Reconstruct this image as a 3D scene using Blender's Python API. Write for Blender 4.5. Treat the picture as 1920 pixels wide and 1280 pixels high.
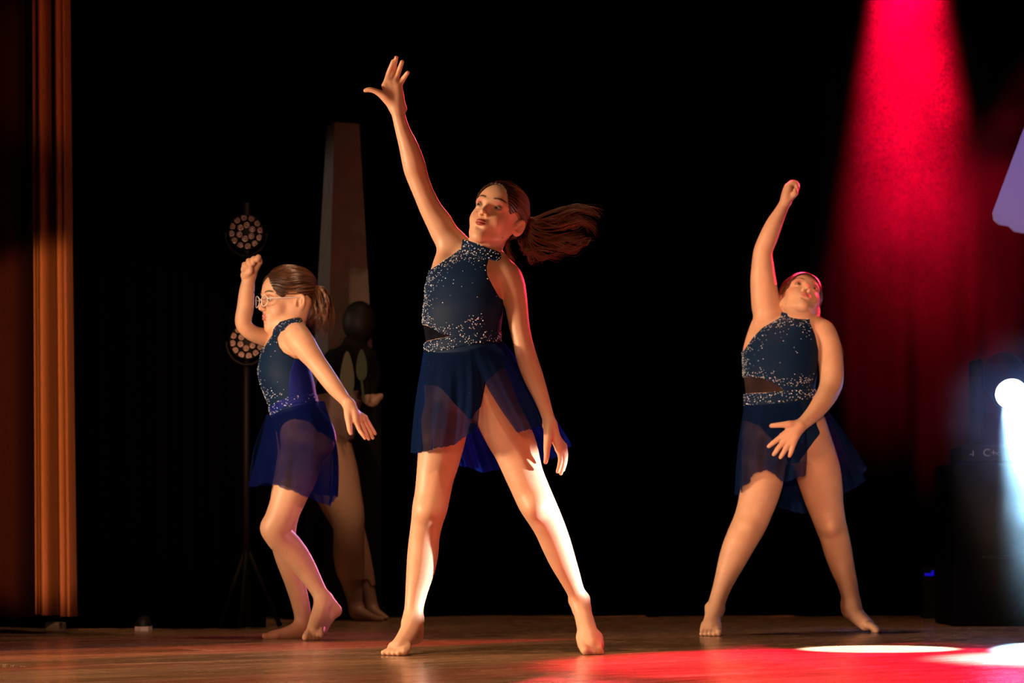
# Three dancers on a dark stage: scene built from code only.
import bpy, math, random, time
import numpy as np
from mathutils import Vector

T0 = time.time()
random.seed(7)
rng = np.random.default_rng(7)
for o in list(bpy.data.objects):
    bpy.data.objects.remove(o)
scene = bpy.context.scene
COL = scene.collection

# ------------------------------------------------------------------ camera
FPX, CX, HY, CAMZ = 4725.0, 960.0, 1021.0, 0.33     # focal length in pixels of the 1920 x 1280 frame, eye 0.33 m above the boards
cam_d = bpy.data.cameras.new('camera')
cam = bpy.data.objects.new('camera', cam_d)
COL.objects.link(cam)
cam.location = (0, 0, CAMZ)
cam.rotation_euler = (math.radians(90), 0, 0)
cam_d.sensor_width = 36.0
cam_d.lens = FPX / 1920 * 36
cam_d.shift_y = (HY - 640) / 1920
cam_d.clip_end = 60
cam_d.dof.use_dof = True
cam_d.dof.focus_distance = 7.55
cam_d.dof.aperture_fstop = 5.0
scene.camera = cam
scene.view_settings.view_transform = 'Standard'
scene.view_settings.look = 'None'
scene.view_settings.gamma = 1.0
scene.view_settings.use_curve_mapping = False
scene.view_settings.exposure = 0.0
scene.cycles.max_bounces = 8
scene.cycles.transparent_max_bounces = 16
scene.cycles.volume_bounces = 0
scene.cycles.sample_clamp_indirect = 4.0

# ------------------------------------------------------------------ world and stage lighting rig
world = bpy.data.worlds.new('hall_dark')
scene.world = world
world.use_nodes = True
bg = world.node_tree.nodes['Background']
bg.inputs[0].default_value = (0.9, 0.55, 0.5, 1)
bg.inputs[1].default_value = 0.0012


def spot(name, loc, target, color, power, angle, blend=0.3, size=0.05):
    ld = bpy.data.lights.new(name, 'SPOT')
    ld.energy = power
    ld.color = color
    ld.spot_size = math.radians(angle)
    ld.spot_blend = blend
    ld.shadow_soft_size = size
    lo = bpy.data.objects.new(name, ld)
    lo.location = loc
    d = Vector(target) - Vector(loc)
    lo.rotation_euler = d.to_track_quat('-Z', 'Y').to_euler()
    COL.objects.link(lo)
    return lo


def W(px, py, d):
    """A point of the stage: pixel column/row of the photograph at depth d (metres from the camera)."""
    return np.array([(px - CX) * d / FPX, d, CAMZ + (HY - py) * d / FPX], dtype=np.float64)


# warm side light from the wings on the left, warm front light from the hall
spot('warm_side_light', (-4.7, 6.4, 1.0), (-0.2, 7.9, 0.95), (1.0, 0.66, 0.40), 1600, 36, 0.5, 0.3)
spot('warm_front_light', (-1.6, -1.5, 1.9), (0.1, 8.3, 0.7), (1.0, 0.44, 0.22), 820, 24, 0.6, 0.3)
spot('warm_front_left', (-2.7, 1.0, 0.9), (-0.86, 8.85, 1.0), (1.0, 0.62, 0.36), 1300, 9.5, 0.6, 0.06)
spot('warm_front_right', (-0.2, -0.8, 0.8), (0.98, 9.3, 0.85), (1.0, 0.54, 0.29), 1900, 8.6, 0.6, 0.06)
spot('floor_fill', (-1.2, 4.9, 4.6), (-0.6, 6.3, 0), (1.0, 0.62, 0.36), 1100, 42, 0.6, 0.1)  # unseen overhead fill, added to brighten the near boards
spot('rear_floor_fill', (0.0, 8.6, 5.0), (0.1, 9.7, 0), (1.0, 0.58, 0.32), 260, 58, 0.7, 0.1)  # second unseen fill, added to lift the dark boards at the rear
# hard white light skimming in from the right at knee height
spot('white_leg_light', (3.5, 7.3, 0.44), (0.03, 7.6, 0.38), (1.0, 0.97, 0.95), 2600, 8.2, 0.25, 0.02)
# red and magenta back light
spot('red_back_light', (2.95, 11.45, 2.5), (1.12, 9.3, 1.2), (1.0, 0.02, 0.07), 1900, 22, 0.4, 0.05)
spot('red_top_back_light', (0.92, 11.62, 3.0), (1.1, 9.3, 1.25), (1.0, 0.02, 0.07), 1000, 16, 0.4, 0.05)
spot('red_back_light_far', (0.45, 11.5, 2.7), (-0.05, 7.8, 1.4), (1.0, 0.03, 0.06), 1200, 20, 0.4, 0.05)
spot('magenta_back_light', (0.5, 11.5, 0.9), (-0.8, 8.85, 0.35), (1.0, 0.16, 0.36), 240, 26, 0.5, 0.05)
spot('mauve_side_light', (2.9, 7.75, 0.6), (-0.85, 8.8, 0.32), (1.0, 0.36, 0.48), 240, 9, 0.6, 0.05)
spot('blue_back_light', (0.3, 11.5, 1.7), (-0.75, 8.85, 0.75), (0.25, 0.35, 1.0), 130, 22, 0.5, 0.05)
# beams in the haze: red one from above, a second one beside it
spot('red_beam', W(1702, -420, 9.9), W(1707, 560, 11.7), (1.0, 0.0, 0.030), 30000, 20.5, 0.8, 0.03)
spot('red_beam_side', W(2080, -160, 10.6), W(1890, 380, 11.6), (1.0, 0.0, 0.04), 14000, 26, 0.8, 0.03)
# pools on the boards
spot('red_floor_light', (2.0, 7.9, 4.6), (1.28, 6.95, 0), (1.0, 0.005, 0.075), 9500, 29, 0.4, 0.05)
spot('white_floor_light', (2.6, 10.4, 4.4), (1.17, 8.0, 0), (0.92, 0.96, 1.0), 20000, 5.6, 0.25, 0.02)
spot('blue_white_floor_fill', (2.9, 9.4, 4.2), (1.80, 7.3, 0), (0.66, 0.74, 1.0), 32000, 14, 0.6, 0.05)  # added overhead to make up the moving head's bright patch on the floor
spot('violet_panel_light', (1.3, 8.6, 3.2), W(1925, 330, 10.4), (0.36, 0.30, 1.0), 120, 14, 0.6, 0.05)
# warm light on the house curtain
spot('curtain_light', (-1.0, 5.6, 1.0), W(165, 800, 9.4), (1.0, 0.44, 0.17), 620, 21.5, 0.2, 0.05)
spot('curtain_top_fill', (-0.6, 6.2, 2.3), W(140, 120, 9.4), (1.0, 0.28, 0.13), 100, 13, 0.7, 0.05)  # weak fill added to lift the dim top of the folds
spot('obelisk_fill', (-3.2, 10.75, 1.7), (-0.76, 11.25, 1.55), (1.0, 0.80, 0.66), 55, 30, 0.6, 0.05)  # added out of view to brighten the obelisk's narrow left face

# ------------------------------------------------------------------ small helpers



def tag(o, label=None, cat=None, group=None, kind=None):
    if label:
        o['label'] = label
    if cat:
        o['category'] = cat
    if group:
        o['group'] = group
    if kind:
        o['kind'] = kind
    return o


def link(name, me, mat=None, parent=None):
    o = bpy.data.objects.new(name, me)
    COL.objects.link(o)
    if mat is not None and len(me.materials) == 0:
        me.materials.append(mat)
    if parent is not None:
        o.parent = parent
        o.matrix_parent_inverse = parent.matrix_world.inverted() if parent.type != 'EMPTY' else parent.matrix_basis.inverted()
    return o


def empty(name, loc):
    o = bpy.data.objects.new(name, None)
    o.empty_display_size = 0.1
    o.location = loc
    COL.objects.link(o)
    return o


def mesh_np(name, V, Fq, smooth=True):
    """numpy vertices (n,3) and faces (m,3|4) -> mesh"""
    me = bpy.data.meshes.new(name)
    V = np.asarray(V, dtype=np.float32)
    Fq = np.asarray(Fq, dtype=np.int32)
    k = Fq.shape[1]
    me.vertices.add(len(V))
    me.vertices.foreach_set('co', V.ravel())
    me.loops.add(Fq.size)
    me.loops.foreach_set('vertex_index', Fq.ravel())
    me.polygons.add(len(Fq))
    me.polygons.foreach_set('loop_start', np.arange(0, Fq.size, k, dtype=np.int32))
    me.update(calc_edges=True)
    if smooth:
        me.polygons.foreach_set('use_smooth', np.ones(len(Fq), dtype=bool))
    me.validate()
    return me


class MB:
    """collects boxes, tubes and lathes into one mesh"""

    def __init__(s):
        s.v, s.f = [], []

    def add(s, vs, fs):
        n = len(s.v)
        s.v += [tuple(v) for v in vs]
        s.f += [tuple(i + n for i in f) for f in fs]

    def box(s, lo, hi, bev=0.0):
        x0, y0, z0 = lo
        x1, y1, z1 = hi
        b = bev
        vs, fs = [], []
        if b <= 0:
            vs = [(x0, y0, z0), (x1, y0, z0), (x1, y1, z0), (x0, y1, z0), (x0, y0, z1), (x1, y0, z1), (x1, y1, z1), (x0, y1, z1)]
            fs = [(3, 2, 1, 0), (4, 5, 6, 7), (0, 1, 5, 4), (1, 2, 6, 5), (2, 3, 7, 6), (3, 0, 4, 7)]
        else:
            for z, i in ((z0, b), (z0 + b, 0), (z1 - b, 0), (z1, b)):
                c = b if i == 0 else b * 2
                vs += [(x0 + c, y0 + i, z), (x1 - c, y0 + i, z), (x1 - i, y0 + c, z), (x1 - i, y1 - c, z),
                       (x1 - c, y1 - i, z), (x0 + c, y1 - i, z), (x0 + i, y1 - c, z), (x0 + i, y0 + c, z)]
            for r in range(3):
                for k in range(8):
                    a, c = r * 8 + k, r * 8 + (k + 1) % 8
                    fs.append((a, c, c + 8, a + 8))
            fs += [tuple(range(7, -1, -1)), tuple(range(24, 32))]
        s.add(vs, fs)

    def tube(s, pts, rad, n=8, caps=True):
        pts = [Vector(p) for p in pts]
        rs = rad if isinstance(rad, (list, tuple)) else [rad] * len(pts)
        vs, fs = [], []
        up = None
        for i, p in enumerate(pts):
            t = (pts[min(i + 1, len(pts) - 1)] - pts[max(i - 1, 0)]).normalized()
            if up is None:
                up = t.orthogonal().normalized()
            up = (up - t * up.dot(t)).normalized()
            w = t.cross(up)
            for k in range(n):
                a = 2 * math.pi * k / n
                vs.append(p + (up * math.cos(a) + w * math.sin(a)) * rs[i])
        for i in range(len(pts) - 1):
            for k in range(n):
                a, b = i * n + k, i * n + (k + 1) % n
                fs.append((a, b, b + n, a + n))
        if caps:
            fs += [tuple(range(n - 1, -1, -1)), tuple(range((len(pts) - 1) * n, len(pts) * n))]
        s.add(vs, fs)

    def lathe(s, prof, origin, axis, n=20):
        """prof: (radius, distance along axis)"""
        o, ax = Vector(origin), Vector(axis).normalized()
        u = ax.orthogonal().normalized()
        w = ax.cross(u)
        vs, fs = [], []
        for r, h in prof:
            for k in range(n):
                a = 2 * math.pi * k / n
                vs.append(o + ax * h + (u * math.cos(a) + w * math.sin(a)) * r)
        for i in range(len(prof) - 1):
            for k in range(n):
                a, b = i * n + k, i * n + (k + 1) % n
                fs.append((a, b, b + n, a + n))
        fs += [tuple(range(n - 1, -1, -1)), tuple(range((len(prof) - 1) * n, len(prof) * n))]
        s.add(vs, fs)

    def build(s, name, mat, parent=None, smooth=False):
        me = bpy.data.meshes.new(name)
        me.from_pydata(s.v, [], s.f)
        if smooth:
            me.polygons.foreach_set('use_smooth', np.ones(len(me.polygons), dtype=bool))
        me.update()
        return link(name, me, mat, parent)


# ------------------------------------------------------------------ materials
def new_mat(name):
    m = bpy.data.materials.new(name)
    m.use_nodes = True
    nt = m.node_tree
    return m, nt, nt.nodes['Principled BSDF'], nt.nodes['Material Output']


def pmat(name, col, rough=0.5, metal=0.0, spec=0.5, bump=0.0, bscale=80.0, var=0.0, sheen=0.0, coat=0.0, stretch=(1, 1, 1), objcoord=True):
    m, nt, b, out = new_mat(name)
    b.inputs['Base Color'].default_value = (*col, 1)
    b.inputs['Roughness'].default_value = rough
    b.inputs['Metallic'].default_value = metal
    b.inputs['Specular IOR Level'].default_value = spec
    if sheen:
        b.inputs['Sheen Weight'].default_value = sheen
    if coat:
        b.inputs['Coat Weight'].default_value = coat
        b.inputs['Coat Roughness'].default_value = 0.1
    if bump or var:
        tc = nt.nodes.new('ShaderNodeTexCoord')
        mp = nt.nodes.new('ShaderNodeMapping')
        mp.inputs['Scale'].default_value = stretch
        nz = nt.nodes.new('ShaderNodeTexNoise')
        nz.inputs['Scale'].default_value = bscale
        nz.inputs['Detail'].default_value = 4
        nt.links.new(tc.outputs['Object'], mp.inputs['Vector'])
        nt.links.new(mp.outputs['Vector'], nz.inputs['Vector'])
        if bump:
            bp = nt.nodes.new('ShaderNodeBump')
            bp.inputs['Strength'].default_value = bump
            bp.inputs['Distance'].default_value = 0.002
            nt.links.new(nz.outputs['Fac'], bp.inputs['Height'])
            nt.links.new(bp.outputs['Normal'], b.inputs['Normal'])
        if var:
            mr = nt.nodes.new('ShaderNodeMapRange')
            mr.inputs['From Min'].default_value = 0.3
            mr.inputs['From Max'].default_value = 0.7
            mr.inputs['To Min'].default_value = 1 - var
            mr.inputs['To Max'].default_value = 1 + var
            mx = nt.nodes.new('ShaderNodeMix')
            mx.data_type = 'RGBA'
            mx.blend_type = 'MULTIPLY'
            mx.inputs['Factor'].default_value = 1
            mx.inputs['A'].default_value = (*col, 1)
            nt.links.new(nz.outputs['Fac'], mr.inputs['Value'])
            nt.links.new(mr.outputs['Result'], mx.inputs['B'])
            nt.links.new(mx.outputs['Result'], b.inputs['Base Color'])
    return m


def skin_mat(name):
    m, nt, b, out = new_mat(name)
    at = nt.nodes.new('ShaderNodeAttribute')
    at.attribute_name = 'tint'
    nz = nt.nodes.new('ShaderNodeTexNoise')
    nz.inputs['Scale'].default_value = 22
    nz.inputs['Detail'].default_value = 5
    mr = nt.nodes.new('ShaderNodeMapRange')
    mr.inputs['From Min'].default_value = 0.3
    mr.inputs['From Max'].default_value = 0.7
    mr.inputs['To Min'].default_value = 0.93
    mr.inputs['To Max'].default_value = 1.06
    mx = nt.nodes.new('ShaderNodeMix')
    mx.data_type = 'RGBA'
    mx.blend_type = 'MULTIPLY'
    mx.inputs['Factor'].default_value = 1
    tc = nt.nodes.new('ShaderNodeTexCoord')
    nt.links.new(tc.outputs['Object'], nz.inputs['Vector'])
    nt.links.new(nz.outputs['Fac'], mr.inputs['Value'])
    nt.links.new(at.outputs['Color'], mx.inputs['A'])
    nt.links.new(mr.outputs['Result'], mx.inputs['B'])
    nt.links.new(mx.outputs['Result'], b.inputs['Base Color'])
    b.inputs['Roughness'].default_value = 0.48
    b.inputs['Specular IOR Level'].default_value = 0.4
    b.inputs['Subsurface Weight'].default_value = 0.12
    b.inputs['Subsurface Radius'].default_value = (0.012, 0.005, 0.003)
    b.inputs['Subsurface Scale'].default_value = 1.0
    return m


def sheer_mat(name, col, opacity=0.7, trans=0.45):
    m, nt, b, out = new_mat(name)
    nt.nodes.remove(b)
    df = nt.nodes.new('ShaderNodeBsdfDiffuse')
    tl = nt.nodes.new('ShaderNodeBsdfTranslucent')
    gl = nt.nodes.new('ShaderNodeBsdfSheen')
    tr = nt.nodes.new('ShaderNodeBsdfTransparent')
    df.inputs[0].default_value = (*col, 1)
    tl.inputs[0].default_value = (*col, 1)
    gl.inputs[0].default_value = (*[c * 1.0 for c in col], 1)
    tr.inputs[0].default_value = (0.75, 0.75, 0.9, 1)
    m1 = nt.nodes.new('ShaderNodeMixShader')
    m1.inputs[0].default_value = trans
    nt.links.new(df.outputs[0], m1.inputs[1])
    nt.links.new(tl.outputs[0], m1.inputs[2])
    ad = nt.nodes.new('ShaderNodeMixShader')
    ad.inputs[0].default_value = 0.15
    nt.links.new(m1.outputs[0], ad.inputs[1])
    nt.links.new(gl.outputs[0], ad.inputs[2])
    m2 = nt.nodes.new('ShaderNodeMixShader')
    # fine weave makes the cover uneven
    nz = nt.nodes.new('ShaderNodeTexNoise')
    nz.inputs['Scale'].default_value = 14
    mr = nt.nodes.new('ShaderNodeMapRange')
    mr.inputs['From Min'].default_value = 0.3
    mr.inputs['From Max'].default_value = 0.7
    mr.inputs['To Min'].default_value = opacity - 0.08
    mr.inputs['To Max'].default_value = opacity + 0.08
    tc = nt.nodes.new('ShaderNodeTexCoord')
    nt.links.new(tc.outputs['Object'], nz.inputs['Vector'])
    nt.links.new(nz.outputs['Fac'], mr.inputs['Value'])
    nt.links.new(mr.outputs['Result'], m2.inputs[0])
    nt.links.new(tr.outputs[0], m2.inputs[1])
    nt.links.new(ad.outputs[0], m2.inputs[2])
    nt.links.new(m2.outputs[0], out.inputs[0])
    return m


def tint_mat(name, rough=0.4, spec=0.5):
    m, nt, b, out = new_mat(name)
    at = nt.nodes.new('ShaderNodeAttribute')
    at.attribute_name = 'tint'
    nt.links.new(at.outputs['Color'], b.inputs['Base Color'])
    b.inputs['Roughness'].default_value = rough
    b.inputs['Specular IOR Level'].default_value = spec
    return m


def set_tint(me, C):
    a = me.color_attributes.new('tint', 'FLOAT_COLOR', 'POINT')
    C4 = np.ones((len(me.vertices), 4), dtype=np.float32)
    C4[:, :3] = C
    a.data.foreach_set('color', C4.ravel())


# ------------------------------------------------------------------ implicit surface modelling (bodies, leotards, hair caps)
def catmull(A, sub):
    A = np.asarray(A, dtype=np.float64)
    if len(A) < 3 or sub <= 1:
        return A
    P = np.vstack([2 * A[0] - A[1], A, 2 * A[-1] - A[-2]])
    out = []
    for i in range(1, len(P) - 2):
        p0, p1, p2, p3 = P[i - 1], P[i], P[i + 1], P[i + 2]
        for k in range(sub):
            t = k / sub
            out.append(0.5 * (2 * p1 + (p2 - p0) * t + (2 * p0 - 5 * p1 + 4 * p2 - p3) * t * t + (3 * p1 - p0 - 3 * p2 + p3) * t ** 3))
    out.append(A[-1])
    return np.array(out)


class Prim:
    op, k = 'u', 0.01


class Chain(Prim):
    """a limb: tapering rounded segments through a list of x,y,z,r"""

    def __init__(s, pts, k=0.015, sub=3, op='u'):
        s.A = catmull(pts, sub).astype(np.float32)
        s.k, s.op = k, op

    def eval(s, P):
        x, y, z = (np.ascontiguousarray(P[..., i]) for i in range(3))
        d = None
        for a, b in zip(s.A[:-1], s.A[1:]):
            bx, by, bz = (float(v) for v in b[:3] - a[:3])
            ib = 1.0 / (bx * bx + by * by + bz * bz + 1e-12)
            px, py, pz = x - a[0], y - a[1], z - a[2]
            h = px * (bx * ib)
            h += py * (by * ib)
            h += pz * (bz * ib)
            np.clip(h, 0, 1, out=h)
            px -= h * bx
            py -= h * by
            pz -= h * bz
            px *= px
            py *= py
            pz *= pz
            px += py
            px += pz
            np.sqrt(px, out=px)
            h *= float(b[3] - a[3])
            px -= h
            px -= a[3]
            d = px if d is None else np.minimum(d, px, out=d)
        return d


class Ell(Prim):
    def __init__(s, c, r, R=None, k=0.015, op='u'):
        s.c = np.asarray(c, np.float32)
        s.r = np.asarray(r, np.float32)
        s.R = np.eye(3, dtype=np.float32) if R is None else np.asarray(R, np.float32)
        s.k, s.op = k, op

    def eval(s, P):
        q = (P - s.c) @ s.R
        a = q / s.r
        k1 = np.sqrt(np.einsum('...i,...i', a, a)) + 1e-9
        b = a / s.r
        k2 = np.sqrt(np.einsum('...i,...i', b, b)) + 1e-9
        return k1 * (k1 - 1) / k2


class Lid(Prim):
    """eyelids: a thin cap over the eyeball with an almond opening"""

    def __init__(s, c, r, R, wid, up, lo, k=0.003, sc=1.0):
        s.c, s.r, s.R = np.asarray(c, np.float32), r, np.asarray(R, np.float32)
        s.k, s.op = k, 'u'
        s.arc = []
        for h, sg in ((up, 1), (lo, -1)):
            Rr = (wid * wid + h * h) / (2 * h)
            s.arc.append((sg * (h - Rr), Rr))

    def eval(s, P):
        q = (P - s.c) @ s.R
        sp = np.sqrt(np.einsum('...i,...i', q, q)) - s.r
        op = None
        for cz, Rr in s.arc:
            d = np.sqrt(q[..., 0] ** 2 + (q[..., 2] - cz) ** 2) - Rr
            op = d if op is None else np.maximum(op, d)
        op = np.maximum(op, q[..., 1])
        return np.maximum(sp, -op)


class Loft(Prim):
    """a trunk: elliptical sections stacked in z; rows z, cx, cy, a, b, yaw"""

    def __init__(s, rows, k=0.02, sub=5):
        A = catmull(sorted(rows, key=lambda r: r[0]), sub)
        s.A = A.astype(np.float32)
        s.k, s.op = k, 'u'

    def eval(s, P):
        z = P[..., 2]
        A = s.A
        zc = np.clip(z, A[0, 0], A[-1, 0])
        cx, cy, a, b, yw = (np.interp(zc, A[:, 0], A[:, i]).astype(np.float32) for i in range(1, 6))
        dx, dy = P[..., 0] - cx, P[..., 1] - cy
        c, sn = np.cos(yw), np.sin(yw)
        u = dx * c - dy * sn
        w = dx * sn + dy * c
        qa, qb = u / a, w / b
        k1 = np.sqrt(qa * qa + qb * qb) + 1e-9
        k2 = np.sqrt((qa / a) ** 2 + (qb / b) ** 2) + 1e-9
        d = k1 * (k1 - 1) / k2
        d = np.maximum(d, -np.minimum(a, b))
        dz = z - zc
        return np.where(dz == 0, d, np.sqrt(np.maximum(d, 0) ** 2 + dz * dz) + np.minimum(d, 0) * 0.0)


def combine(v, d, k, op):
    if op == 'u':
        h = np.clip(0.5 + 0.5 * (v - d) / k, 0, 1)
        return v + (d - v) * h - k * h * (1 - h)
    d = -d
    h = np.clip(0.5 - 0.5 * (v - d) / k, 0, 1)
    return v + (d - v) * h + k * h * (1 - h)


def field_eval(prims, P):
    v = np.full(P.shape[:-1], 1.0, np.float32)
    for p in prims:
        v = combine(v, p.eval(P), p.k, p.op)
    return v


def mesh_field(prims, lo, hi, vox, post=None, skip=(), extra=0.0):
    """surface nets over the blocks that hold the surface -> V, F (quads)"""
    B = 8
    bs = B * vox
    lo = np.floor(np.asarray(lo) / bs).astype(int)
    hi = np.ceil(np.asarray(hi) / bs).astype(int)
    g = np.stack(np.meshgrid(*[np.arange(lo[i], hi[i]) for i in range(3)], indexing='ij'), -1).reshape(-1, 3)
    C = ((g + 0.5) * bs).astype(np.float32)
    R = 0.866 * bs
    D = np.empty((len(prims), len(C)), np.float32)
    v = np.full(len(C), 1.0, np.float32)
    for i, p in enumerate(prims):
        D[i] = p.eval(C)
        v = combine(v, D[i], p.k, p.op)
    if post is not None:
        v = post(C, v)
    act = np.abs(v) < R * 1.7 + 0.004 + extra
    g, C, D = g[act], C[act], D[:, act]
    loc = np.stack(np.meshgrid(*[np.arange(B + 1)] * 3, indexing='ij'), -1).reshape(-1, 3)
    P = ((g[:, None, :] * B + loc[None]) * vox).astype(np.float32)
    V = np.full(P.shape[:2], 1.0, np.float32)
    for i, p in enumerate(prims):
        idx = np.nonzero(D[i] < 3.2 * R + p.k + extra)[0]
        if len(idx):
            V[idx] = combine(V[idx], p.eval(P[idx]), p.k, p.op)
    if post is not None:
        V = post(P, V)
    V = np.where(V == 0, 1e-7, V)
    n = B + 1
    V = V.reshape(-1, n, n, n)
    S = 1 << 13
    OFF = 4096

    def key(c):
        return ((c[..., 0] + OFF) * S + (c[..., 1] + OFF)) * S + (c[..., 2] + OFF)
    ins = V < 0
    cnt = np.zeros((len(V), B, B, B), np.int8)
    for dx in (0, 1):
        for dy in (0, 1):
            for dz in (0, 1):
                cnt += ins[:, dx:dx + B, dy:dy + B, dz:dz + B]
    mixed = (cnt > 0) & (cnt < 8)
    bi, ci, cj, ck = np.nonzero(mixed)
    acc = np.zeros((len(bi), 3))
    num = np.zeros(len(bi))
    corners = [(i, j, k) for i in (0, 1) for j in (0, 1) for k in (0, 1)]
    val = {c: V[bi, ci + c[0], cj + c[1], ck + c[2]] for c in corners}
    for a in corners:
        for ax in range(3):
            if a[ax] == 0:
                b = list(a)
                b[ax] = 1
                va, vb = val[a], val[tuple(b)]
                m = (va < 0) != (vb < 0)
                t = np.where(m, va / (va - vb + 1e-12 * (va == vb)), 0)
                for q in range(3):
                    acc[:, q] += np.where(m, a[q] + (t if q == ax else 0), 0)
                num += m
    cell = g[bi] * B + np.stack([ci, cj, ck], -1)
    verts = (cell + acc / num[:, None]) * vox
    keys = key(cell)
    order = np.argsort(keys)
    ks = keys[order]

    def find(c):
        kk = key(c)
        p = np.clip(np.searchsorted(ks, kk), 0, len(ks) - 1)
        return np.where(ks[p] == kk, order[p], -1)
    faces = []
    E = np.eye(3, dtype=int)
    for ax in range(3):
        b, c = E[(ax + 1) % 3], E[(ax + 2) % 3]
        sl0 = ins[:, :B, :B, :B]
        e = E[ax]
        sl1 = ins[:, e[0]:e[0] + B, e[1]:e[1] + B, e[2]:e[2] + B]
        for flip in (False, True):
            m = (sl0 & ~sl1) if not flip else (~sl0 & sl1)
            q = np.nonzero(m)
            cc = g[q[0]] * B + np.stack(q[1:], -1)
            quad = np.stack([find(cc - b - c), find(cc - c), find(cc), find(cc - b)], -1)
            if flip:
                quad = quad[:, ::-1]
            faces.append(quad[(quad >= 0).all(1)])
    Fq = np.vstack(faces)
    for slo, shi in skip:
        cen = verts[Fq].mean(1)
        inside = ((cen > np.asarray(slo) + 1.5 * vox) & (cen < np.asarray(shi) - 1.5 * vox)).all(1)
        Fq = Fq[~inside]
    # one light smoothing pass
    e = np.vstack([Fq[:, [0, 1]], Fq[:, [1, 2]], Fq[:, [2, 3]], Fq[:, [3, 0]]])
    w = np.bincount(e.ravel(), minlength=len(verts)).astype(float)
    sm = np.zeros_like(verts)
    for q in range(3):
        sm[:, q] = np.bincount(e[:, 0], verts[e[:, 1], q], len(verts)) + np.bincount(e[:, 1], verts[e[:, 0], q], len(verts))
    ok = w > 0
    verts[ok] = verts[ok] * 0.5 + 0.5 * sm[ok] / w[ok, None]
    used = np.unique(Fq)
    remap = np.full(len(verts), -1)
    remap[used] = np.arange(len(used))
    return verts[used], remap[Fq]


def join_vf(parts):
    Vs, Fs, n = [], [], 0
    for V, Fq in parts:
        Vs.append(V)
        Fs.append(Fq + n)
        n += len(V)
    return np.vstack(Vs), np.vstack(Fs)


def vnormals(V, Fq):
    a, b, c, d = (V[Fq[:, i]] for i in range(4))
    n = np.cross(c - a, d - b)
    N = np.zeros_like(V)
    for i in range(4):
        for q in range(3):
            N[:, q] += np.bincount(Fq[:, i], n[:, q], len(V))
    return N / (np.linalg.norm(N, axis=1, keepdims=True) + 1e-12)


def poly_sdf(x, y, poly):
    d2 = np.full(x.shape, 1e18)
    sgn = np.ones(x.shape)
    n = len(poly)
    for i in range(n):
        ax, ay = poly[i]
        bx, by = poly[i - 1]
        ex, ey = bx - ax, by - ay
        wx, wy = x - ax, y - ay
        t = np.clip((wx * ex + wy * ey) / (ex * ex + ey * ey + 1e-12), 0, 1)
        d2 = np.minimum(d2, (wx - ex * t) ** 2 + (wy - ey * t) ** 2)
        c1, c2, c3 = y >= ay, y < by, ex * wy > ey * wx
        fl = (c1 & c2 & c3) | (~c1 & ~c2 & ~c3)
        sgn = np.where(fl, -sgn, sgn)
    return sgn * np.sqrt(d2)


def line_dist(x, y, pl):
    d2 = np.full(x.shape, 1e18)
    for (ax, ay), (bx, by) in zip(pl[:-1], pl[1:]):
        ex, ey = bx - ax, by - ay
        t = np.clip(((x - ax) * ex + (y - ay) * ey) / (ex * ex + ey * ey + 1e-12), 0, 1)
        d2 = np.minimum(d2, (x - ax - ex * t) ** 2 + (y - ay - ey * t) ** 2)
    return np.sqrt(d2)


# ------------------------------------------------------------------ people
def rot(yaw, pitch, roll):
    """head/eye frame: face towards -y; yaw turns the face to the picture's left, pitch lifts the chin, roll tips the crown to the right"""
    y, p, r = (math.radians(a) for a in (yaw, pitch, roll))
    # columns are the images of the local axes
    Rx = np.array([[1, 0, 0], [0, math.cos(p), math.sin(p)], [0, -math.sin(p), math.cos(p)]])
    Rz = np.array([[math.cos(y), math.sin(y), 0], [-math.sin(y), math.cos(y), 0], [0, 0, 1]])
    Ry = np.array([[math.cos(r), 0, math.sin(r)], [0, 1, 0], [-math.sin(r), 0, math.cos(r)]])
    return Ry @ Rz @ Rx


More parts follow.
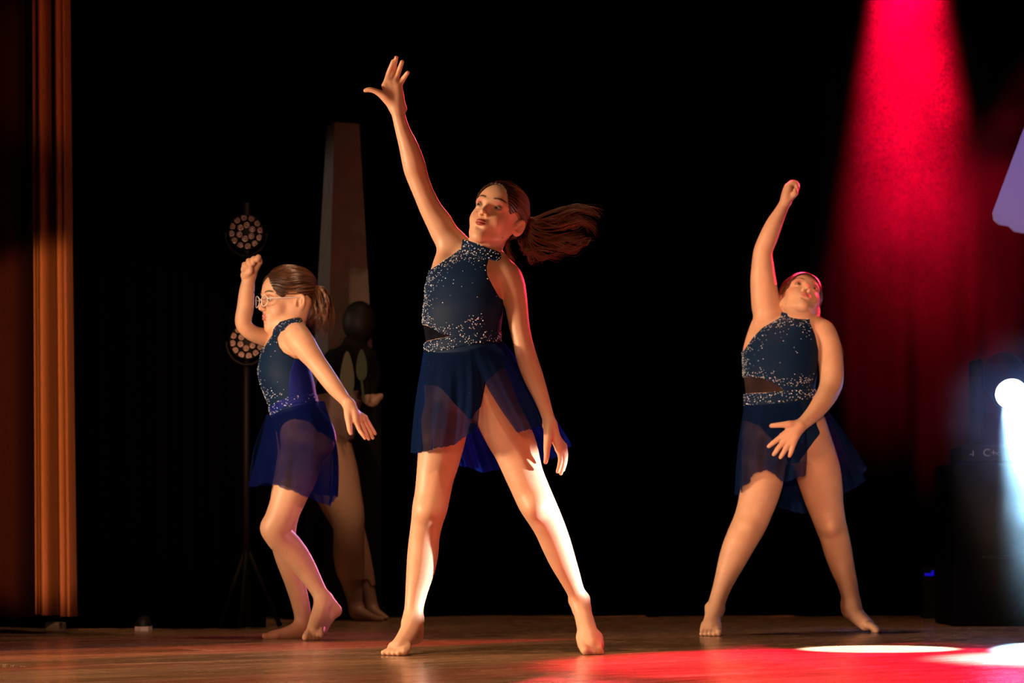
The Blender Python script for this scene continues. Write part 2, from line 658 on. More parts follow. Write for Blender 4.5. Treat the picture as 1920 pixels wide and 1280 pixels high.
class Figure:
    def __init__(s, D):
        s.D = D
        s.prims = []
        s.trunk = []
        s.boxes = []

    def pt(s, q):
        px, py, dd, r = q
        d = s.D + dd
        rr = r * d / FPX
        w = W(px, 0 if py == 'f' else py, d)
        if py == 'f':
            w[2] = rr * 0.97
        return [*w, rr]

    def chain(s, pts, k=0.015, sub=3, trunk=False, op='u'):
        c = Chain([s.pt(q) for q in pts], k, sub, op)
        s.prims.append(c)
        if trunk:
            s.trunk.append(c)
        return c

    def ball(s, px, py, dd, r, k=0.02, trunk=False, sq=(1, 1, 1), R=None):
        x, y, z, rr = s.pt((px, py, dd, r))
        e = Ell((x, y, z), [rr * q for q in sq], R, k)
        s.prims.append(e)
        if trunk:
            s.trunk.append(e)

    def torso(s, rows, yaw, ratio, k=0.02):
        """rows: py, px centre, half width px, dd"""
        out = []
        y = math.radians(yaw)
        for r in rows:
            py, px, hw, dd = r[:4]
            q = r[4] if len(r) > 4 else ratio
            d = s.D + dd
            w = W(px, py, d)
            a = hw * d / FPX / math.sqrt(math.cos(y) ** 2 + (q * math.sin(y)) ** 2)
            out.append([w[2], w[0], w[1], a, a * q, y])
        L = Loft(out, k)
        s.prims.append(L)
        s.trunk.append(L)

    def head(s, anchor, local, dd, sc, yaw, pitch, roll, lids=(0.0045, 0.003), mouth=0.0):
        """places the head so that the local point lands on the anchor pixel"""
        R = rot(yaw, pitch, roll)
        s.R, s.sc = R, sc
        s.O = W(anchor[0], anchor[1], s.D + dd) - R @ np.asarray(local) * sc
        O = s.O

        def T(p):
            return O + R @ np.asarray(p, float) * sc

        def E(c, r, k=0.012, op='u', rr=None):
            s.prims.append(Ell(T(c), np.asarray(r) * sc, R if rr is None else R @ rr, k * sc, op))

        def Cc(pts, k=0.008, op='u', sub=4):
            s.prims.append(Chain([[*T(p[:3]), p[3] * sc] for p in pts], k * sc, sub, op))
        s.T = T
        E((0, 0.012, 0.036), (0.071, 0.088, 0.077), 0.03)
        E((0, -0.030, -0.020), (0.0548, 0.052, 0.075), 0.03)
        E((0, -0.047, 0.035), (0.052, 0.038, 0.045), 0.025)          # forehead
        for sx in (-1, 1):
            E((sx * 0.0315, -0.051, -0.038), (0.0245, 0.024, 0.029), 0.022)   # cheek
            Cc([(sx * 0.053, 0.002, -0.03, 0.014), (sx * 0.046, -0.014, -0.062, 0.013), (sx * 0.027, -0.045, -0.086, 0.013), (sx * 0.010, -0.062, -0.096, 0.013)], 0.025)
        E((0, -0.0645, -0.0965), (0.0165, 0.0155, 0.0150), 0.016)      # chin
        E((0, -0.066, -0.064), (0.027, 0.020, 0.022), 0.018)          # muzzle
        E((0, -0.02, -0.080), (0.036, 0.045, 0.018), 0.02)            # under the jaw
        for sx in (-1, 1):
            E((sx * 0.031, -0.0905, -0.001), (0.0155, 0.0115, 0.0115), 0.013, 's')       # socket
            Cc([(sx * 0.013, -0.080, 0.0165, 0.006), (sx * 0.031, -0.0765, 0.0205, 0.007), (sx * 0.046, -0.064, 0.015, 0.006)], 0.012)  # brow ridge
        Cc([(0, -0.0785, 0.014, 0.0075), (0, -0.0855, -0.004, 0.0065), (0, -0.0950, -0.021, 0.0075), (0, -0.0985, -0.030, 0.0085)], 0.010)
        for sx in (-1, 1):
            E((sx * 0.0105, -0.0885, -0.0345), (0.0068, 0.0085, 0.0062), 0.005)
            E((sx * 0.0052, -0.0950, -0.0412), (0.0030, 0.0042, 0.0034), 0.002, 's')
        # lips
        zu, zl = -0.0570 + mouth * 0.3, -0.0655 - mouth
        s.lip0 = len(s.prims)
        Cc([(-0.0232, -0.0735, -0.0612, 0.0020), (-0.0115, -0.0842, zu, 0.0038), (-0.0035, -0.0882, zu + 0.0012, 0.0042), (0, -0.0885, zu - 0.0002, 0.0040),
            (0.0035, -0.0882, zu + 0.0012, 0.0042), (0.0115, -0.0842, zu, 0.0038), (0.0232, -0.0735, -0.0612, 0.0020)], 0.005)
        Cc([(-0.0215, -0.0738, -0.0620, 0.0020), (-0.0100, -0.0842, zl + 0.0006, 0.0046), (0, -0.0868, zl, 0.0052), (0.0100, -0.0842, zl + 0.0006, 0.0046), (0.0215, -0.0738, -0.0620, 0.0020)], 0.005)
        zm = (zu + zl) / 2 - 0.0004
        Cc([(-0.020, -0.0790, -0.0613, 0.0010), (-0.010, -0.0895, zm, 0.0012 + mouth * 0.5), (0, -0.0930, zm, 0.0014 + mouth * 0.6), (0.010, -0.0895, zm, 0.0012 + mouth * 0.5), (0.020, -0.0790, -0.0613, 0.0010)], 0.0022, 's')
        E((0, -0.0865, -0.0775), (0.012, 0.006, 0.0045), 0.008, 's')  # dip under the lower lip
        # eyelids
        s.eyes = []
        for sx in (-1, 1):
            c = T((sx * 0.031, -0.0690, -0.001))
            s.prims.append(Lid(c, 0.0139 * sc, R @ rot(-sx * 10, 0, 0), 0.0125 * sc, lids[0] * sc, lids[1] * sc, 0.004 * sc))
            s.eyes.append(c)
        # ears
        for sx in (-1, 1):
            er = rot(sx * 26, 10, sx * 4)
            ec = np.array([sx * 0.0765, 0.016, -0.012])

            def EP(v):
                return ec + er @ np.array([sx * v[0], v[1], v[2]])
            E(ec, (0.0072, 0.0190, 0.0305), 0.005, rr=er)
            E(EP((0.0072, 0.000, 0.006)), (0.0058, 0.0125, 0.0195), 0.002, 's', rr=er)
            E(EP((0.0060, -0.004, -0.006)), (0.0062, 0.0085, 0.0105), 0.002, 's', rr=er)
            E(EP((0.0022, 0.0035, 0.002)), (0.0030, 0.0035, 0.0135), 0.002, rr=er)
            E(EP((0.0030, -0.0125, -0.007)), (0.0042, 0.0048, 0.0060), 0.004, rr=er)
        ext = 0.118 * sc
        c = T((0, -0.005, -0.005))
        s.boxes.append((c - ext * np.array([1, 1, 1.12]), c + ext * np.array([1, 1, 1.12]), 'h'))

    def region(s, pxs, pys, dds, pad=8):
        """fine sampling box around a hand or foot"""
        pts = [W(x, y, s.D + d) for x in pxs for y in pys for d in dds]
        p = pad * s.D / FPX
        s.boxes.append((np.min(pts, 0) - p, np.max(pts, 0) + p, 'f'))

    def bounds(s, prims=None):
        lo, hi = np.full(3, 1e9), np.full(3, -1e9)
        for p in (prims or s.prims):
            if p.op != 'u':
                continue
            if isinstance(p, Chain):
                lo = np.minimum(lo, (p.A[:, :3] - p.A[:, 3:]).min(0))
                hi = np.maximum(hi, (p.A[:, :3] + p.A[:, 3:]).max(0))
            elif isinstance(p, Ell):
                lo = np.minimum(lo, p.c - p.r.max())
                hi = np.maximum(hi, p.c + p.r.max())
            elif isinstance(p, Loft):
                m = p.A[:, 3:5].max(1)
                lo = np.minimum(lo, [(p.A[:, 1] - m).min(), (p.A[:, 2] - m).min(), p.A[0, 0]])
                hi = np.maximum(hi, [(p.A[:, 1] + m).max(), (p.A[:, 2] + m).max(), p.A[-1, 0]])
        return lo - 0.03, hi + 0.03

    def to_px(s, P):
        k = FPX / s.D
        return CX + P[..., 0] * k, HY - (P[..., 2] - CAMZ) * k

    def body(s, vox=0.004, vh=0.0019, vf=0.0022):
        lo, hi = s.bounds()
        parts = [mesh_field(s.prims, lo, hi, vox, skip=[(a, b) for a, b, _ in s.boxes])]
        for a, b, kind in s.boxes:
            parts.append(mesh_field(s.prims, a, b, vh if kind == 'h' else vf))
            V, Fq = parts[-1]
            cen = V[Fq].mean(1)
            keep = ((cen > a) & (cen < b)).all(1)
            parts[-1] = (V, Fq[keep])
        return join_vf(parts)

    def cloth(s, poly, off, vox=0.003, cut=(), prims=None, inner=None):
        sc = s.D / FPX

        def post(P, v):
            x, y = s.to_px(P)
            d = poly_sdf(x, y, poly) * sc
            for c in cut:
                d = np.maximum(d, -poly_sdf(x, y, c) * sc)
            v = v - off
            if inner is not None:
                v = np.maximum(v, -(v + inner))
            return np.maximum(v, d).astype(np.float32)
        prims = prims or s.trunk
        lo, hi = s.bounds(prims)
        ys = [p[1] for p in poly]
        lo[2] = max(lo[2], CAMZ + (HY - max(ys)) * sc - 0.01)
        hi[2] = min(hi[2], CAMZ + (HY - min(ys)) * sc + 0.01)
        return mesh_field(prims, lo, hi, vox, post=post, extra=off)


SKIN = np.array([0.56, 0.325, 0.215])


def paint_skin(fig, V, lip=(0.36, 0.06, 0.06), shadow=(0.30, 0.07, 0.06), skin=SKIN, brow=(0.055, 0.03, 0.02), blush=0.3, tips=()):
    C = np.tile(skin, (len(V), 1))
    L = ((V - fig.O) @ fig.R) / fig.sc
    x, y, z = np.abs(L[:, 0]), L[:, 1], L[:, 2]
    face = (y < -0.03) & (y > -0.112) & (np.abs(z) < 0.12) & (x < 0.075)

    def mixin(m, c):
        m = np.clip(m, 0, 1)[:, None] * face[:, None]
        C[:] = C * (1 - m) + np.asarray(c) * m
    mixin(blush * np.exp(-((x - 0.040) / 0.018) ** 2 - ((z + 0.032) / 0.018) ** 2), (0.50, 0.14, 0.11))
    # eye shadow on the upper lid and socket, dark lash line
    sh = np.exp(-((x - 0.033) / 0.016) ** 2 - ((z - 0.0105) / 0.0075) ** 2)
    mixin(0.85 * sh, shadow)
    # lips
    near = np.nonzero(face & (np.abs(z + 0.061) < 0.02) & (x < 0.03))[0]
    Pn = V[near].astype(np.float32)
    ld = np.minimum(fig.prims[fig.lip0].eval(Pn), fig.prims[fig.lip0 + 1].eval(Pn)) / fig.sc
    lm = np.zeros(len(V))
    lm[near] = (0.0011 - ld) * 1400
    mixin(lm, lip)
    # brows
    bz = 0.0225 + 0.004 * np.sin((x - 0.012) / 0.036 * math.pi * 0.8) - 0.06 * np.maximum(x - 0.040, 0)
    bm = np.minimum((0.0038 - np.abs(z - bz)) * 600, np.minimum((x - 0.012) * 300, (0.052 - x) * 200))
    mixin(0.85 * bm, brow)
    # lash line: rim of the eye opening
    for e in fig.eyes:
        q = ((V - e) @ fig.R) / fig.sc
        rr = np.linalg.norm(q, axis=1)
        up = np.exp(-((rr - 0.0130) / 0.0011) ** 2) * (np.abs(q[:, 0]) < 0.014) * (q[:, 1] < -0.004) * (np.abs(q[:, 2]) < 0.0085)
        mixin(0.9 * up, (0.03, 0.015, 0.012))
    return C


def strand_mesh(paths, radii, sides=3):
    """paths: list of (n,3) arrays; radii: list of floats -> V, F"""
    Vs, Fs, n0 = [], [], 0
    for P, r in zip(paths, radii):
        n = len(P)
        t = np.gradient(P, axis=0)
        t /= np.linalg.norm(t, axis=1, keepdims=True) + 1e-9
        ref = np.array([0.31, 0.87, 0.38])
        u = np.cross(t, ref)
        u /= np.linalg.norm(u, axis=1, keepdims=True) + 1e-9
        w = np.cross(t, u)
        taper = np.minimum(1, 2.2 * (1 - np.linspace(0, 1, n)) + 0.12)[:, None] * r
        ring = [P + (u * math.cos(a) + w * math.sin(a)) * taper for a in np.arange(sides) * 2 * math.pi / sides]
        Vs.append(np.stack(ring, 1).reshape(-1, 3))
        i = np.arange(n - 1)[:, None] * sides
        k = np.arange(sides)[None]
        a, b = i + k, i + (k + 1) % sides
        Fs.append((np.stack([a, b, b + sides, a + sides], -1).reshape(-1, 4)) + n0)
        n0 += n * sides
    return np.vstack(Vs), np.vstack(Fs)


def resample(P, n):
    d = np.r_[0, np.cumsum(np.linalg.norm(np.diff(P, axis=0), axis=1))]
    t = np.linspace(0, d[-1], n)
    return np.stack([np.interp(t, d, P[:, q]) for q in range(P.shape[1])], 1)


def tail_strands(fig, guides, per, spread, curl, n=26, r=0.0008, seed=1, locks=5):
    """guides: lists of (px,py,dd); each guide carries a few curling locks, each lock a tight bunch of strands"""
    rg = np.random.default_rng(seed)
    paths, rad = [], []
    t = np.linspace(0, 1, n)
    for gi, gd in enumerate(guides):
        G = resample(catmull([W(a, b, fig.D + c) for a, b, c in gd], 6), n)
        for _ in range(locks):
            off = rg.normal(size=3)
            off /= np.linalg.norm(off) + 1e-9
            off *= spread * (0.25 + 0.75 * rg.random())
            env = (0.30 + 0.95 * np.sin(np.pi * np.minimum(t * 0.9 + 0.05, 1)))[:, None]
            ph, fr, amp = rg.random() * 6.28, 0.9 + rg.random() * 1.3, curl * (0.4 + rg.random())
            wob = np.stack([np.sin(ph + fr * 6.28 * t), np.sin(ph * 1.7 + fr * 5.1 * t), np.cos(ph + fr * 6.28 * t)], 1) * (amp * t ** 0.8)[:, None]
            L = (G + off * env + wob)[: max(8, int(n * (0.84 + 0.16 * rg.random())))]
            for _ in range(max(1, per // locks)):
                o2 = rg.normal(size=3) * 0.0022
                fl = rg.normal(size=3) * 0.004
                Q = resample(L, n) + o2 * (0.5 + 0.8 * t)[:, None] + fl * (t ** 3)[:, None]
                paths.append(Q)
                rad.append(r * (0.6 + 0.6 * rg.random()))
    return paths, rad


def strand_tint(paths, sides, base, seed, lo=0.35, hi=1.7):
    rg = np.random.default_rng(seed)
    k = lo + (hi - lo) * rg.random(len(paths)) ** 1.6
    return np.vstack([np.tile(np.asarray(base) * v, (len(P) * sides, 1)) for P, v in zip(paths, k)])


def hair_cap(fig, root_local, nst=460, seed=3, lift=0.0065, back=0.0, fz=0.098):
    """smooth cap over the skull plus the combed strands that run to the ponytail root"""
    O, R, sc = fig.O, fig.R, fig.sc
    T = fig.T
    cc = np.array([0, 0.012, 0.036])
    cr = np.array([0.071, 0.088, 0.077])

    def nohair(L):
        x, y, z = np.abs(L[..., 0]), L[..., 1], L[..., 2]
        front = np.sqrt((x / 0.060) ** 2 + ((z + 0.020) / fz) ** 2) - 1
        front = np.maximum(front * 0.07, y + 0.012 - 0.02 * 0)
        side = np.sqrt(((y + 0.006) / 0.036) ** 2 + ((z + 0.020) / 0.046) ** 2) - 1
        side = np.maximum(side * 0.036, 0.035 - x)
        low = z + 0.045 - np.clip(y - 0.02, 0, 0.06) * 0.35 + back
        return np.minimum(np.minimum(front, side), low)

    def post(P, v):
        L = ((P - O.astype(np.float32)) @ R.astype(np.float32)) / sc
        ripple = 0.0011 * np.sin(np.arctan2(L[..., 0] - root_local[0], L[..., 2] - root_local[2]) * 34 + 3 * np.sin(L[..., 1] * 60))
        return np.maximum(v - (lift + ripple) * sc, -nohair(L) * sc).astype(np.float32)
    prims = [Ell(T(cc), cr * sc, R, 0.01), Ell(T((0, 0.03, -0.02)), np.array([0.055, 0.058, 0.06]) * sc, R, 0.03), Ell(T((0, -0.047, 0.035)), np.array([0.052, 0.038, 0.045]) * sc, R, 0.025 * sc)]
    c = T(cc)
    V, Fq = mesh_field(prims, c - 0.16, c + 0.16, 0.0024, post=post, extra=0.01)
    rg = np.random.default_rng(seed)
    paths, rad = [], []
    rd = (np.asarray(root_local) - cc) / cr
    rd /= np.linalg.norm(rd)
    tries = 0
    while len(paths) < nst and tries < 8000:
        tries += 1
        d = rg.normal(size=3)
        d /= np.linalg.norm(d)
        if rg.random() < 0.55:                      # favour the hairline
            for _ in range(12):
                e = d * 0.85 + rg.normal(size=3) * 0.15
                e /= np.linalg.norm(e)
                if -nohair(cc + e * cr) < 0 and -nohair(cc + e * cr) > -nohair(cc + d * cr):
                    d = e
        if -nohair(cc + d * (cr + lift)) > -0.0005 or d @ rd < -0.93:
            continue
        ang = math.acos(np.clip(d @ rd, -1, 1))
        if ang < 0.12:
            continue
        t = np.linspace(0, 1, 14)[:, None]
        S = (np.sin((1 - t) * ang) * d + np.sin(t * ang) * rd) / math.sin(ang)
        jit = 0.002 * np.sin(t * 5 + rg.random() * 6) * rg.normal()
        L = cc + S * (cr + lift + 0.0008 + 0.0014 * rg.random() + jit)
        if (nohair(L[1:]) < -0.003).any():
            L = L[nohair(L) > -0.003]
            if len(L) < 5:
                continue
            L = resample(L, 14)
        paths.append(O + (L @ R.T) * sc)
        rad.append(0.0007 + 0.0007 * rg.random())
    return (V, Fq), (paths, rad)


def cloth_panel(fig, pairs, nu=90, nv=34, folds=6, amp=0.012, bulge=0.02, phase=0.0, ragged=0.0012, seed=0):
    """a hanging gathered panel: list of (waist point, hem point) in pixels and depth"""
    A = np.array([np.r_[W(q[0][0], q[0][1], fig.D + q[0][2]), W(q[1][0], q[1][1], fig.D + q[1][2]), q[2] if len(q) > 2 else bulge] for q in pairs])
    C = resample(catmull(A, 8), nu)
    top, hem, bul = C[:, :3], C[:, 3:6], C[:, None, 6:]
    v = np.linspace(0, 1, nv)[None, :, None]
    cen = top.mean(0)
    out = top - cen
    out[:, 2] = 0
    out /= np.linalg.norm(out, axis=1, keepdims=True) + 1e-9
    P = top[:, None] * (1 - v) + hem[:, None] * v + out[:, None] * bul * np.sin(np.pi * v)
    u = np.linspace(0, 1, nu)[:, None]
    tang = np.gradient(P, axis=0)
    down = np.gradient(P, axis=1)
    N = np.cross(tang, down)
    N /= np.linalg.norm(N, axis=2, keepdims=True) + 1e-9
    vv = v[..., 0]
    rg = np.random.default_rng(seed)
    ph2 = rg.random() * 6
    w = np.sin(2 * np.pi * folds * u + phase + 0.8 * np.sin(3 * u * np.pi + ph2) + vv * 1.3) + 0.45 * np.sin(2 * np.pi * folds * 2.3 * u + ph2 + vv * 2)
    P += N * (amp * vv ** 1.2 * w)[..., None]
    P[:, :, 2] += (ragged * vv ** 3 * (np.sin(u * 61 + ph2) + np.sin(u * 143)))
    V = P.reshape(-1, 3)
    i, j = np.meshgrid(np.arange(nu - 1), np.arange(nv - 1), indexing='ij')
    a = (i * nv + j).ravel()
    return V, np.stack([a, a + nv, a + nv + 1, a + 1], -1)


def gems(V, N, pick, sizes, seed=0):
    """faceted stones, one small six-sided dome for each picked vertex"""
    rg = np.random.default_rng(seed)
    Vs, Fs = [], []
    n0 = 0
    for i, r in zip(pick, sizes):
        n = N[i] + rg.normal(size=3) * 0.12
        n /= np.linalg.norm(n)
        u = np.cross(n, [0.3, 0.2, 0.9])
        u /= np.linalg.norm(u)
        w = np.cross(n, u)
        c = V[i]
        rings = []
        for rad, h in ((r, -0.0004), (r * 0.95, r * 0.35), (r * 0.5, r * 0.75)):
            rings.append([c + n * h + (u * math.cos(a) + w * math.sin(a)) * rad for a in np.arange(6) * math.pi / 3])
        Vs += rings[0] + rings[1] + rings[2]
        for q in range(2):
            for k in range(6):
                a, b = n0 + q * 6 + k, n0 + q * 6 + (k + 1) % 6
                Fs.append((a, b, b + 6, a + 6))
        Fs.append((n0 + 12, n0 + 13, n0 + 14, n0 + 15))
        Fs.append((n0 + 12, n0 + 15, n0 + 16, n0 + 17))
        n0 += 18
    return np.array(Vs), np.array(Fs)


def pick_gems(fig, V, N, dens, nmax, seed=0, mind=0.0042):
    """thins candidate vertices by a density given in the picture's columns and rows"""
    rg = np.random.default_rng(seed)
    x, y = fig.to_px(V)
    p = dens(x, y)
    ok = np.nonzero(rg.random(len(V)) < p)[0]
    rg.shuffle(ok)
    grid, out = set(), []
    for i in ok:
        kx = tuple(np.floor(V[i] / mind).astype(int))
        if kx in grid:
            continue
        grid.add(kx)
        out.append(i)
        if len(out) >= nmax:
            break
    return out


def eye_mesh(c, R, sc, look):
    """eyeball with iris and pupil"""
    n, m = 24, 16
    look = np.asarray(look, float)
    look /= np.linalg.norm(look)
    u = np.cross(look, [0, 0, 1])
    u /= np.linalg.norm(u)
    w = np.cross(u, look)
    V, C = [], []
    r = 0.0128 * sc
    for j in range(m + 1):
        th = math.pi * (j / m) ** 1.25
        for k in range(n):
            a = 2 * math.pi * k / n
            d = look * math.cos(th) + (u * math.cos(a) + w * math.sin(a)) * math.sin(th)
            V.append(c + (R @ d) * r * (1.03 if th < 0.4 else 1.0))
            C.append((0.004, 0.003, 0.003) if th < 0.21 else ((0.05, 0.028, 0.015) if th < 0.46 else (0.36, 0.32, 0.30)))
    Fq = []
    for j in range(m):
        for k in range(n):
            a, b = j * n + k, j * n + (k + 1) % n
            Fq.append((a, b, b + n, a + n))
    return np.array(V), np.array(Fq), np.array(C)


# ------------------------------------------------------------------ materials of the dancers
M_SKIN = skin_mat('skin')
M_EYE = tint_mat('eye', 0.12, 0.7)
M_HAIR = tint_mat('dark_brown_hair', 0.3, 0.8)
HAIR = (0.13, 0.052, 0.023)
M_HAIRCAP = pmat('combed_hair', (0.032, 0.014, 0.008), rough=0.4, spec=0.5, var=0.3, bscale=120, bump=0.5)
M_LYCRA = pmat('navy_stretch_fabric', (0.003, 0.015, 0.050), rough=0.6, spec=0.10, bump=0.12, bscale=900)
M_LYCRA_B = pmat('royal_blue_stretch_fabric', (0.004, 0.010, 0.14), rough=0.6, spec=0.10, bump=0.12, bscale=900)
M_SHEER = sheer_mat('navy_chiffon', (0.006, 0.018, 0.075), 0.80, 0.4)
M_SHEER_B = sheer_mat('royal_blue_chiffon', (0.006, 0.025, 0.42), 0.86, 0.5)
M_SHEER_L = sheer_mat('deep_blue_chiffon', (0.005, 0.012, 0.11), 0.72, 0.45)
M_MESH = sheer_mat('dark_mesh', (0.012, 0.010, 0.014), 0.72, 0.2)
M_MESH_D = sheer_mat('black_mesh', (0.006, 0.008, 0.016), 0.90, 0.2)
M_GEM = pmat('rhinestone', (0.74, 0.84, 1.0), rough=0.2, metal=0.15, spec=1.0)
M_GLASSFRAME = pmat('clear_plastic', (0.75, 0.72, 0.78), rough=0.15, spec=0.7)


def dress(fig, root, specs):
    for name, vf, mat in specs:
        me = mesh_np(name, *vf)
        link(name, me, mat, root)


def finish_person(fig, root, look, tail, capargs, paint, vox=0.004):
    V, Fq = fig.body(vox)
    me = mesh_np('body', V, Fq)
    set_tint(me, paint_skin(fig, V, **paint)) if len(me.vertices) == len(V) else None
    b = link('body', me, M_SKIN, root)
    for c in fig.eyes:
        ev, ef, ec = eye_mesh(c, fig.R, fig.sc, look)
        em = mesh_np('eye', ev, ef)
        set_tint(em, ec)
        link('eye', em, M_EYE, b)
    (cv, cf), (pp, rr) = hair_cap(fig, **capargs)
    h = link('hair', mesh_np('hair', cv, cf), M_HAIRCAP, root)
    sm = mesh_np('combed_strands', *strand_mesh(pp, rr))
    set_tint(sm, strand_tint(pp, 3, HAIR, 4))
    s = link('combed_strands', sm, M_HAIR, h)
    s['kind'] = 'stuff'
    if tail:
        tm = mesh_np('ponytail', *strand_mesh(*tail))
        set_tint(tm, strand_tint(tail[0], 3, HAIR, 5))
        p = link('ponytail', tm, M_HAIR, root)
        p['kind'] = 'stuff'
        p['label'] = 'loose wavy dark brown ponytail'
    return b


def stones(fig, root, V, Fq, dens, nmax, seed, r=(0.0010, 0.0021)):
    N = vnormals(V, Fq)
    rg = np.random.default_rng(seed)
    pk = pick_gems(fig, V, N, dens, nmax, seed)
    sz = r[0] + (r[1] - r[0]) * rg.random(len(pk)) ** 1.5
    o = link('rhinestones', mesh_np('rhinestones', *gems(V, N, pk, sz, seed), smooth=False), M_GEM, root)
    o['kind'] = 'stuff'
    o['label'] = 'scattered silver rhinestones'
    return o


# ================================================================== dancer in the middle, arm thrown up
def build_centre():
    f = Figure(7.62)
    f.torso([(462, 903, 24, .02), (474, 900, 42, .02), (487, 893, 56, .02), (503, 884, 63, .01), (522, 877, 67, .0), (548, 871, 71, -.005),
             (577, 868, 73.5, -.01), (605, 866, 72.5, -.005), (635, 867, 69, 0), (665, 868, 70, .0), (700, 871, 76, .005),
             (732, 876, 80, .01), (760, 882, 74, .01), (785, 890, 48, .01)], 30, 0.66)
    # shoulder girdle
    f.chain([(905, 476, .03, 25), (872, 470, .05, 24), (848, 453, .06, 25)], 0.02, trunk=True)
    f.chain([(908, 480, .02, 25), (932, 498, -.01, 25), (950, 520, -.03, 26)], 0.02, trunk=True)
    f.chain([(836, 470, .05, 15), (828, 500, .04, 18), (826, 535, .03, 24)], 0.03, trunk=True)
    # neck
    f.chain([(934, 412, .045, 31), (921, 440, .035, 31), (909, 464, .025, 32), (902, 484, .02, 34)], 0.015)
    # raised arm (her right)
    f.chain([(848, 455, .06, 25), (836, 441, .06, 25.5), (824, 418, .055, 24.5), (808, 392, .045, 21), (793, 359, .035, 19.5), (782, 330, .03, 20.5),
             (776.5, 310, .02, 21.5), (767, 277, .01, 18.5), (755, 244, .0, 14), (747, 215, -.005, 12.6), (745, 203, -.005, 13.2)], 0.012)
    f.ball(757, 204, .0, 6, .01)
    # open hand
    kn = [((722, 161), (729, 137, -.012), (737, 115, -.03)), ((731, 153), (738, 130, -.014), (743, 108, -.035)), ((741, 153), (748, 133, -.012), (754, 116, -.03)),
          ((747.5, 162), (756, 148, -.01), (764.5, 136, -.025))]
    for i, (a, b, c) in enumerate(kn):
        f.chain([(745 + (i - 1.5) * 3, 203, -.005, 10), ((745 + a[0]) / 2 + (i - 1.5) * 2, 182, -.006, 9), (a[0], a[1], -.008, 6.6)], 0.010)
        f.chain([(a[0], a[1], -.008, 6.2), ((a[0] + b[0]) / 2, (a[1] + b[1]) / 2, -.009, 5.1), (b[0], b[1], b[2], 5.0), ((c[0] + b[0]) / 2, (c[1] + b[1]) / 2, (b[2] + c[2]) / 2, 4.4), (c[0], c[1], c[2], 3.8)], 0.004, sub=3)
    f.chain([(738, 198, -.005, 10), (725, 184, -.014, 9.5), (714, 176, -.02, 7.0), (703, 170.5, -.024, 5.2), (693, 168, -.024, 4.9), (685, 169.5, -.022, 3.8)], 0.008)
    f.region((682, 768), (104, 206), (-.05, .02))
    # hanging arm (her left)
    f.chain([(948, 517, -.03, 27), (957, 532, -.035, 27), (966, 560, -.045, 22.5), (973, 607, -.055, 19.5), (980, 640, -.06, 18.6), (988, 672, -.065, 19.8),
             (1001, 709, -.08, 18.8), (1014, 742, -.1, 15), (1025, 774, -.115, 12.2), (1031, 794, -.125, 12.2)], 0.012)
    # hanging hand
    for i, (k1, k2, k3, dz) in enumerate([((1047, 842), (1051, 863), (1045.5, 884), -.14), ((1053, 842), (1057.5, 863), (1051.5, 887.5), -.125),
                                          ((1056, 840), (1060, 860), (1056, 881), -.11), ((1057, 836), (1060.5, 853), (1059, 868), -.098)]):
        f.chain([(1031, 796, -.125, 10.5), (1040, 818, dz * .6 - .05, 9), (k1[0], k1[1], dz, 6.5)], 0.010)
        f.chain([(k1[0], k1[1], dz, 6.2), ((k1[0] + k2[0]) / 2 + 1, (k1[1] + k2[1]) / 2, dz, 5.0), (k2[0], k2[1], dz, 4.8), ((k3[0] + k2[0]) / 2 + .5, (k3[1] + k2[1]) / 2, dz + .004, 4.3), (k3[0], k3[1], dz + .01, 3.5)], 0.003, sub=3)
    f.chain([(1029, 800, -.135, 10), (1028, 822, -.155, 8.8), (1025.5, 840, -.165, 6.6), (1025, 854, -.168, 5.4), (1023, 866, -.165, 4.2)], 0.008)
    f.region((1016, 1066), (798, 892), (-.18, -.08))
    # legs: her right
    f.chain([(846, 735, .02, 40), (838, 775, .01, 45), (829, 820, .0, 44), (823, 858, -.005, 40), (816, 894, -.01, 35.5), (811, 926, -.015, 33.5), (806, 952, -.015, 33),
             (801, 976, -.005, 30), (796, 1005, .01, 28.5), (793, 1036, .02, 29), (789, 1066, .025, 27), (783, 1097, .025, 22.5), (778, 1127, .02, 18.8), (775.5, 1147, .015, 17.8), (774, 1165, .01, 17.5)], 0.03)
    f.ball(803, 958, -.045, 19, .03)
    f.ball(787, 1162, .01, 7, .012)
    f.ball(762, 1166, -.005, 7, .012)
    # right foot on the ball, heel lifted
    f.chain([(774, 1160, .01, 17.5), (768, 1180, -.02, 17.5), (757, 1199, -.06, 16), (745, 1213, -.09, 14)], 0.015)
    f.chain([(783, 1160, .035, 10), (784, 1180, .05, 11), (781, 1193, .045, 12.5)], 0.02)
    f.chain([(779, 1197, .03, 9), (765, 1203, -.03, 9), (752, 1214, -.085, 11.5)], 0.015)
    for i in range(5):
        x0, x1 = 731 + i * 6.5, 719.5 + i * 9.3
        r = [5.6, 5.2, 5.2, 5.6, 7.6][i]
        f.chain([(x0 + 5, 1212, -.085, 9), (x0 - 1 + i * .8, 1219.5, -.105, r + 1.2), (x1, 'f', -.13 + abs(i - 3) * .004, r)], 0.006)
    f.region((712, 796), (1165, 1231), (-.16, .08))
    # her left leg
    f.chain([(918, 730, -.01, 40), (934, 775, -.02, 44), (952, 812, -.025, 44), (966, 840, -.03, 41.5), (981, 884, -.04, 36.5), (993, 913, -.045, 35), (1005, 940, -.045, 34.5), (1018, 964, -.035, 32),
             (1031, 990, -.02, 29.5), (1043, 1020, -.005, 28), (1055, 1051, .01, 25), (1068, 1081, .03, 20.5), (1078, 1105, .045, 17), (1086, 1124, .055, 16.8), (1090, 1140, .05, 16.5)], 0.03)
    f.ball(1004, 950, -.085, 19, .03)
    f.ball(1096, 1122, .06, 8, .012)
    f.ball(1075, 1127, .05, 8, .012)
